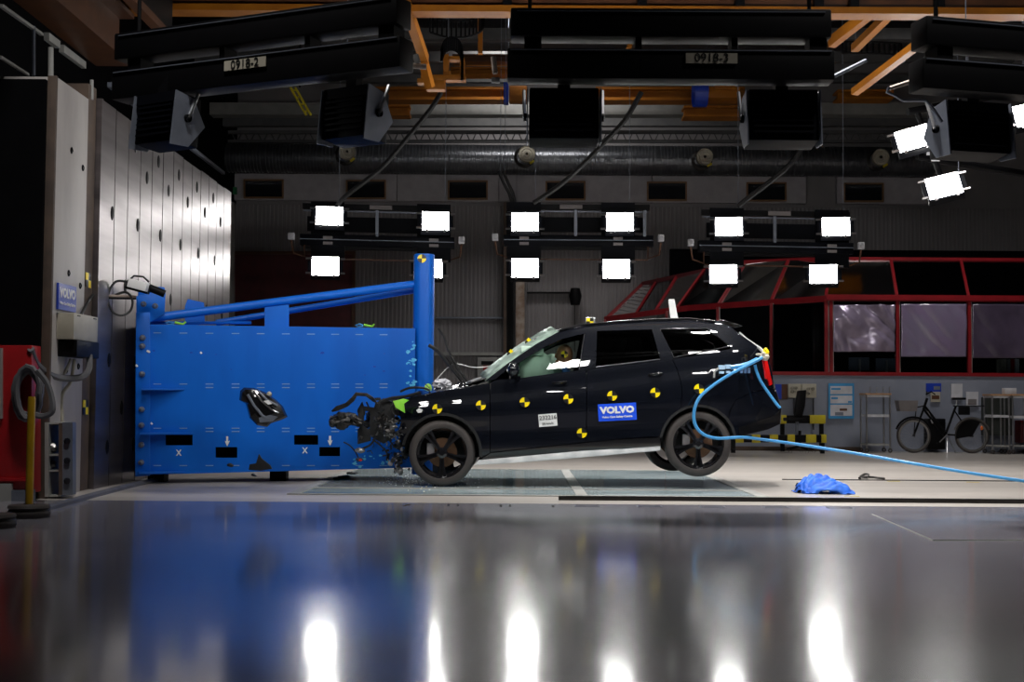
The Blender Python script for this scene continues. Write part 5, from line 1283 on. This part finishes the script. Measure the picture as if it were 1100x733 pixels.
near_lamp(at(166, 126, YN + .4), R_(-30), 'louvred black floodlight back with pale side plate in front of the steel wall', W=.52)
near_lamp(at(370, 120, YN + .1), R_(-30), 'louvred black floodlight back with pale side plate above the first far rig', W=.52)
c3 = at(1140, 60, YN)
near_rig((c3.x, YN, at(1140, 85, YN).z - .1), R_(14), 3.0, None, 'black twin beam rig cut off by the right edge of the photo')
near_lamp(at(1052, 136, YN + .1), R_(14), 'louvred black floodlight back with bracket near the right edge')
t = empty('swing_arm', at(960, 98, YN), 'thin grey swing arm reaching left from the right black rig', 'arm')
MB().cyl(at(956, 95, YN), at(1010, 77, YN + .05), .022, 8).build('arm_tube', M['rustpost'], t, smooth=True)
MB().tube([at(955, 94, YN), at(953, 99, YN), at(962, 103, YN), at(970, 108, YN), at(995, 108, YN), at(1002, 116, YN), at(1012, 131, YN)], .016, 6).build('arm_bracket', M['slate'], t)
t = empty('swing_arm', at(905, 75, YN), 'thin grey swing arm at the right end of the middle rig', 'arm')
MB().cyl(at(896, 82, YN), at(930, 65, YN + .1), .02, 8).build('arm_tube', M['slate'], t, smooth=True)
t = empty('swing_arm', at(430, 70, YN), 'pale rusty swing arm at the right end of the left black rig', 'arm')
MB().cyl(at(423, 68, YN), at(458, 72, YN), .026, 8).build('arm_tube', M['rustpost'], t, smooth=True); MB().cyl(at(446, 59, YN), at(449, 68, YN), .03, 8).build('arm_joint', M['greybeam'], t)
t = empty('swing_arm', at(531, 80, YN), 'short pale arm between the two black rigs', 'arm')
MB().cyl(at(530, 61, YN), at(532, 79, YN), .026, 8).build('arm_tube', M['rustpost'], t, smooth=True); MB().px(528, 83, 537, 88, YN, YN + .06).build('arm_clamp', M['greybeam'], t)
# ---------------------------------------------------------------- overhead crane steel
def gir(x0, y0, x1, y1, Y, d, m, name, label, cat='beam', parts=None, y0r=None):
    t = empty(name, at((x0 + x1) / 2, y1, Y + d / 2), label, cat)
    MB().px(x0, y0, x1, y0 + (y1 - y0) * .2, Y, Y + d).build('top_flange', M[m], t)
    MB().px(x0, y0 + (y1 - y0) * .2, x1, y1 - (y1 - y0) * .22, Y + d * .35, Y + d * .65).build('web', M[m], t)
    MB().px(x0, y1 - (y1 - y0) * .22, x1, y1, Y, Y + d).build('bottom_flange', M[m], t)
    return t
def slantbar(p, q, w_, m, name, label, cat='strut', d=.12):
    P = Vector(p); Q_ = Vector(q); qq = (Q_ - P).to_track_quat('X', 'Z').to_matrix(); L = (Q_ - P).length
    return tag(MB().box((P + Q_) / 2, (L, d, w_), qq).build(name, M[m]), label, cat)
Yg = 17.0
t = empty('crane_girder', at(550, 12, Yg), 'long orange crane girder across the top of the picture', 'girder')
a = at(60, 4.5, Yg); zb_ = at(550, 12.5, Yg).z
MB().bb((-6.4, Yg, zb_), (9.2, Yg + .3, zb_ + .09)).build('bottom_flange', M['orange'], t)
MB().bb((-6.4, Yg + .12, zb_ + .09), (9.2, Yg + .17, zb_ + .7)).build('web', M['brown'], t)
MB().bb((-6.4, Yg, zb_ + .7), (9.2, Yg + .3, zb_ + .78)).build('top_flange', M['orange'], t)
for x in (430, 545, 690, 795, 880, 918, 1010):
    X = at(x, 5, Yg).x; MB().bb((X - .06, Yg - .02, zb_ + .09), (X + .06, Yg + .12, zb_ + .7)).build('stiffener', M['black'], t)
for x in (-5, 0, 5): MB().bb((x, Yg + .1, zb_ + .78), (x + .1, Yg + .2, ZC)).build('hanger', M['black'], t)
t = empty('crane_runway', (-5.45, 13, 5.5), 'dark brown runway girder running back above the left wall', 'girder')
MB().bb((-5.7, 6, 5.46), (-5.2, 17.0, 5.52)).build('bottom_flange', M['brown'], t); MB().bb((-5.5, 6, 5.52), (-5.4, 17.0, 6.1)).build('web', M['brown'], t); MB().bb((-5.7, 6, 6.1), (-5.2, 17.0, 6.16)).build('top_flange', M['brown'], t)
for y in (7, 12, 16.5): MB().bb((-5.5, y, 6.16), (-5.4, y + .1, ZC)).build('hanger', M['black'], t)
t = empty('crane_runway', (-4.7, 13, 5.8), 'thin brown runway beam beside the large brown girder', 'girder')
MB().bb((-4.75, 8, 5.75), (-4.62, 16.9, 5.85)).build('flange', M['brown'], t); MB().bb((-4.70, 8, 5.85), (-4.66, 16.9, ZC)).build('hanger_web', M['black'], t)
slantbar(at(1, 6, 12.2), at(45, 37, 14.6), .03, 'greybeam', 'wall_tray', 'thin pale conduit sloping up along the left wall, front piece', 'conduit', .04)
slantbar(at(50, 39, 14.8), at(62, 48, 15.4), .09, 'greybeam', 'wall_tray', 'short pale lamp tube on the sloping left conduit', 'conduit', .06)
slantbar(at(66, 52, 15.5), at(90, 70, 16.8), .09, 'greybeam', 'wall_tray', 'longer pale lamp tube further back on the sloping left conduit', 'conduit', .06)
slantbar(at(0, 61, 12.6), at(30, 80, 13.9), .025, 'greybeam', 'wall_tray', 'lower thin pale conduit in the top left corner', 'conduit', .03)
tag(MB().cyl(at(36, 28, 14.0), at(36, 81, 14.0), .02, 8).build('drop_pipe', M['slate']), 'thin vertical pipe above the dark wall at the left', 'pipe')
tag(MB().cyl(at(54.5, 51, 13.4), at(54.5, 82, 13.4), .028, 8).build('drop_pipe', M['greybeam']), 'thicker vertical pipe above the concrete pillar', 'pipe')
tag(MB().cyl(at(98.5, 86, 14.1), at(98.5, 107, 14.1), .02, 8).build('drop_pipe', M['greybeam']), 'short vertical pipe above the steel wall edge', 'pipe')
slantbar(at(118, 91, 15.5), at(240, 186, 27), .06, 'slate', 'wall_pipe', 'grey pipe running back along the top of the steel wall', 'pipe', .06)
slantbar(at(430, -12, 16.5), at(456, 64, 18.5), .14, 'orange', 'crane_strut', 'orange diagonal crane strut right of the left black rig')
slantbar(at(452, 55, 18.4), at(462, 94, 18.6), .09, 'orange', 'crane_strut', 'short orange hanger below the diagonal crane strut')
slantbar(at(962, -8, 18), at(893, 46, 19.5), .16, 'orange', 'crane_strut', 'thick orange diagonal strut right of the middle rig')
slantbar(at(975, -4, 18.4), at(918, 52, 20.5), .12, 'orange', 'crane_strut', 'parallel orange strut behind the thick diagonal one')
slantbar(at(1012, 28, 17.4), at(918, 99, 19.6), .10, 'orange', 'crane_strut', 'long thin orange diagonal strut beside the right black rig')
slantbar(at(1000, 30, 17.5), at(1060, -15, 18), .10, 'orange', 'crane_strut', 'orange strut crossing the top right corner')
slantbar(at(1040, 12, 17.6), at(1120, 8, 17.6), .10, 'orange', 'crane_strut', 'flat orange bar in the top right corner')
slantbar(at(1030, 24, 17.6), at(1120, 16, 17.9), .06, 'orange', 'crane_strut', 'thin orange bar under the flat one at the top right')
Yo = 30.0
gir(380, 93, 546, 107, Yo, .5, 'orange', 'crane_beam', 'orange crane beam seen between the left and middle rigs', 'beam')
gir(640, 93, 800, 107.5, Yo, .5, 'orange', 'crane_beam', 'orange crane beam seen beneath the middle rig', 'beam')
gir(900, 96, 960, 106, Yo, .5, 'orange', 'crane_beam', 'orange crane beam end seen left of the right rig', 'beam')
gir(735, 113, 812, 125, Yo - .4, .5, 'orange', 'trolley_beam', 'short orange trolley beam below the middle crane beam', 'beam')
gir(395, 112, 440, 124, Yo - .6, .4, 'orange', 'trolley_beam', 'short orange trolley beam right of the second louvred lamp', 'beam')
gir(484, 72, 548, 80, Yo - 1, .4, 'orange', 'trolley_beam', 'small orange beam high between the two black rigs', 'beam')
gir(486, 58, 546, 66, Yo - 1.4, .4, 'brown', 'trolley_beam', 'small brown beam above the small orange one', 'beam')
slantbar(at(516, 20, 22), at(516, 58, 22), .08, 'orange', 'crane_hanger', 'vertical orange hanger beside the cable chain', 'hanger')
slantbar(at(681, 36, 22), at(675, 53, 22), .08, 'orange', 'crane_hanger', 'short orange piece visible through the middle rig gap', 'hanger')
tp = empty('crane_trolley', at(460, 90, 21), 'orange crane trolley frame with hooks beside the left rig', 'trolley')
for x0, y0, x1, y1 in ((476, 58, 482, 78), (482, 60, 496, 64), (494, 62, 499, 86), (476, 76, 484, 80), (452, 80, 500, 86), (458, 86, 478, 96), (448, 84, 462, 89)):
    MB().px(x0, y0, x1, y1, 21, 21.2).build('frame_piece', M['orange'], tp, bevel=.01)
tp = empty('crane_trolley', at(790, 95, 29), 'orange hoist machinery with a dark blue drum above the fourth wall window', 'trolley')
MB().lathe([(.34, -.15), (.34, .15)], at(752, 99, 28.8), 'X', 24).build('drum', M['bluedk'], tp, smooth=True)
MB().px(760, 93, 795, 105, 28.6, 29.2).build('motor_frame', M['orange'], tp, bevel=.02); MB().px(768, 90, 790, 96, 28.5, 28.8).build('motor', M['orange'], tp, bevel=.02)
tp = empty('crane_end_carriage', at(546, 100, 29), 'dark blue crane wheel housing left of the middle louvred lamp', 'carriage')
MB().px(541, 88, 546, 110, 28.8, 29.1).build('wheel_box', M['bluedk'], tp); MB().px(547, 92, 566, 109, 28.9, 29.2).build('frame', M['orange'], tp, bevel=.02)
tag(MB().px(225, 110, 1012, 123, 30.9, 31.3).build('ceiling_beam', M['ceilgrey']), 'long pale grey beam beneath the orange crane beam', 'beam')
for k, (y0, y1, Y, m) in enumerate(((80, 88, 32.0, 'purlin'), (126, 135, 32.4, 'purlin'), (30, 42, 27, 'purlin'), (55, 66, 29.5, 'purlin'))):
    tag(MB().px(40, y0, 1090, y1, Y, Y + .2).build('roof_purlin', M[m]), ['pale purlin just above the orange crane beams', 'grey purlin above the lattice truss', 'highest grey purlin behind the crane girder', 'grey purlin between the crane girder and crane beams'][k], 'purlin')
tr = empty('lattice_truss', at(560, 152, 33), 'grey lattice truss running above the round air duct', 'truss')
MB().px(225, 140, 1000, 143.5, 33, 33.1).build('top_chord', M['purlin'], tr); MB().px(225, 150, 1000, 153, 33, 33.1).build('bottom_chord', M['purlin'], tr)
for k in range(110):
    x = 228 + k * 7; a_, c_ = ((x, 143), (x + 3.5, 150.5)) if k % 2 else ((x, 150.5), (x + 3.5, 143))
    MB().cyl(at(*a_, 33.05), at(*c_, 33.05), .02, 4).build('web_bar', M['purlin'], tr)
YD = 33.0
dct = empty('air_duct', at(600, 187, YD), 'long ribbed round metal air duct below the roof', 'duct')
zc_ = at(558, 171.5, YD).z; x = at(225, 171, YD).x; xe = at(1000, 171, YD).x; rr = 15.5 / 1380 * YD
n = 0
while x < xe:
    L = 1.45; x2 = min(x + L, xe)
    prf = []; xx = x
    while xx < x2 - .06: prf += [(rr, xx), (rr, xx + .055), (rr + .016, xx + .065), (rr + .016, xx + .075), (rr, xx + .085)]; xx += .087
    prf.append((rr, x2))
    MB().lathe(prf, (0, YD, zc_), 'X', 20).build('duct_section', M['galv'], dct, smooth=True, sharp=25)
    x = x2
def partempty(n, p, par, lb):
    o = bpy.data.objects.new(n, None); COL.objects.link(o); o.parent = par; o.location = Vector(p) - wloc(par); o['label'] = lb; return o
for i, (px_, py_) in enumerate(((373, 163), (566, 165.5), (757, 168.5), (946, 169))):
    p = at(px_, py_, YD - rr - .1); t = partempty('air_nozzle', p, dct, ['leftmost round beige air nozzle on the duct, above the first far rig', 'round beige air nozzle on the duct above the middle rig left end', 'round beige air nozzle on the duct above the right far rig', 'round grey air nozzle on the dark right end of the duct'][i])
    MB().lathe([(.0, -.04), (.07, -.04), (.08, 0), (.13, 0), (.14, -.03), (.16, -.03), (.165, 0), (.205, .0), (.21, -.05), (.215, .1), (.15, .3)], p, 'Y', 28).build('nozzle_body', M['cream'], t, smooth=True, sharp=30)
    MB().lathe([(.20, .05), (.27, .1), (.27, .35), (.2, .4)], p + Vector((-.06, 0, -.06)), 'Y', 24).build('collar', M['dark2'], t, smooth=True)
    MB().box(p + Vector((.13, .05, -.2)), (.13, .05, .06), Matrix.Rotation(-.6, 3, 'Y')).build('yellow_tag', M['yel2'], t)
# ladder cable chains and hanging cables
def chain(pts, w_, Y, label):
    P = spl([at(x, y, Y) for x, y in pts], 8); t = empty('cable_chain', P[len(P) // 2], label, 'cable chain')
    for s in (-1, 1): MB().tube([p + Vector((0, 0, s * w_ / 2)) for p in P], .02, 5).build('chain_side', M['black'], t)
    for p in P[::2]: MB().box(p, (.03, .05, w_)).build('chain_link', M['black'], t)
chain([(462, 26), (480, 31), (500, 31), (515, 26), (520, 20)], .28, 21.5, 'black ladder cable chain sagging below the orange girder')
chain([(474, 60), (478, 50), (486, 47), (494, 52), (497, 66), (496, 80)], .2, 21.0, 'black cable chain bent over the orange trolley')
chain([(905, 51), (925, 51), (950, 52), (968, 53)], .2, 22, 'dark cable chain behind the right orange struts')
for pts, Y, r, lb in (([(474, 99), (462, 118), (440, 145), (415, 175), (398, 190), (370, 212), (362, 222)], 24.2, .05, 'thick black cable sweeping down to the first far rig'),
                      ([(689, 99), (672, 128), (650, 152), (625, 178), (600, 200), (573, 218)], 24.2, .05, 'thick black cable sweeping down to the middle far rig'),
                      ([(864, 155), (850, 175), (830, 193), (805, 212), (793, 222)], 24.2, .05, 'thick black cable sweeping down to the right far rig'),
                      ([(536, 184), (541, 197), (547, 208), (550, 220)], 26, .03, 'thin black cable pair left of the middle rig, outer one'),
                      ([(541, 184), (546, 197), (551, 208), (553, 220)], 26, .03, 'thin black cable pair left of the middle rig, inner one')):
    cable([(x, y, Y) for x, y in pts], r, M['cable'], lb)
tag(bpy.data.objects['wall_cabinet'], None)
t = empty('yellow_ladder', at(322, 105, 26), 'yellow steel ladder piece left of the second louvred lamp', 'ladder')
for d_ in (0, 5): MB().cyl(at(312 + d_, 94, 26), at(329 + d_, 124, 26), .025, 6).build('rail', M['yel2'], t)
for k in range(4): MB().cyl(at(314 + 4.3 * k, 97 + 7.5 * k, 26), at(319 + 4.3 * k, 97 + 7.5 * k, 26), .018, 6).build('rung', M['yel2'], t)
p = at(322, 94, 26); MB().cyl(p, (p.x, p.y, ZC - .02), .02, 6).build('hanger', M['black'], t)
tag(MB().px(240, 201, 254, 208.5, YB - .3, YB - .2).build('exit_sign', M['green']), 'small dark green sign at the left end of the pale wall band', 'sign')
tag(MB().px(241, 191, 249, 198, YB - .35, YB - .2).build('wall_alarm', M['black'], bevel=.02), 'small black alarm box above the dark green sign', 'alarm')
for i, x in enumerate((245, 252)):
    pass

for n_ in ('crane_end_carriage', 'cable_chain', 'crane_hanger.001', 'cable_chain.002', 'crane_hanger', 'crane_trolley', 'crane_trolley.001', 'crane_strut.004', 'crane_strut.006', 'floodlight.013', 'cable.008', 'cable.009', 'louvred_floodlight.003', 'louvred_floodlight.004'):
    o = bpy.data.objects.get(n_)
    if o and o.type == 'EMPTY' and n_ != 'wire_basket': hang(o)
    elif o and o.type == 'MESH': hang(o)
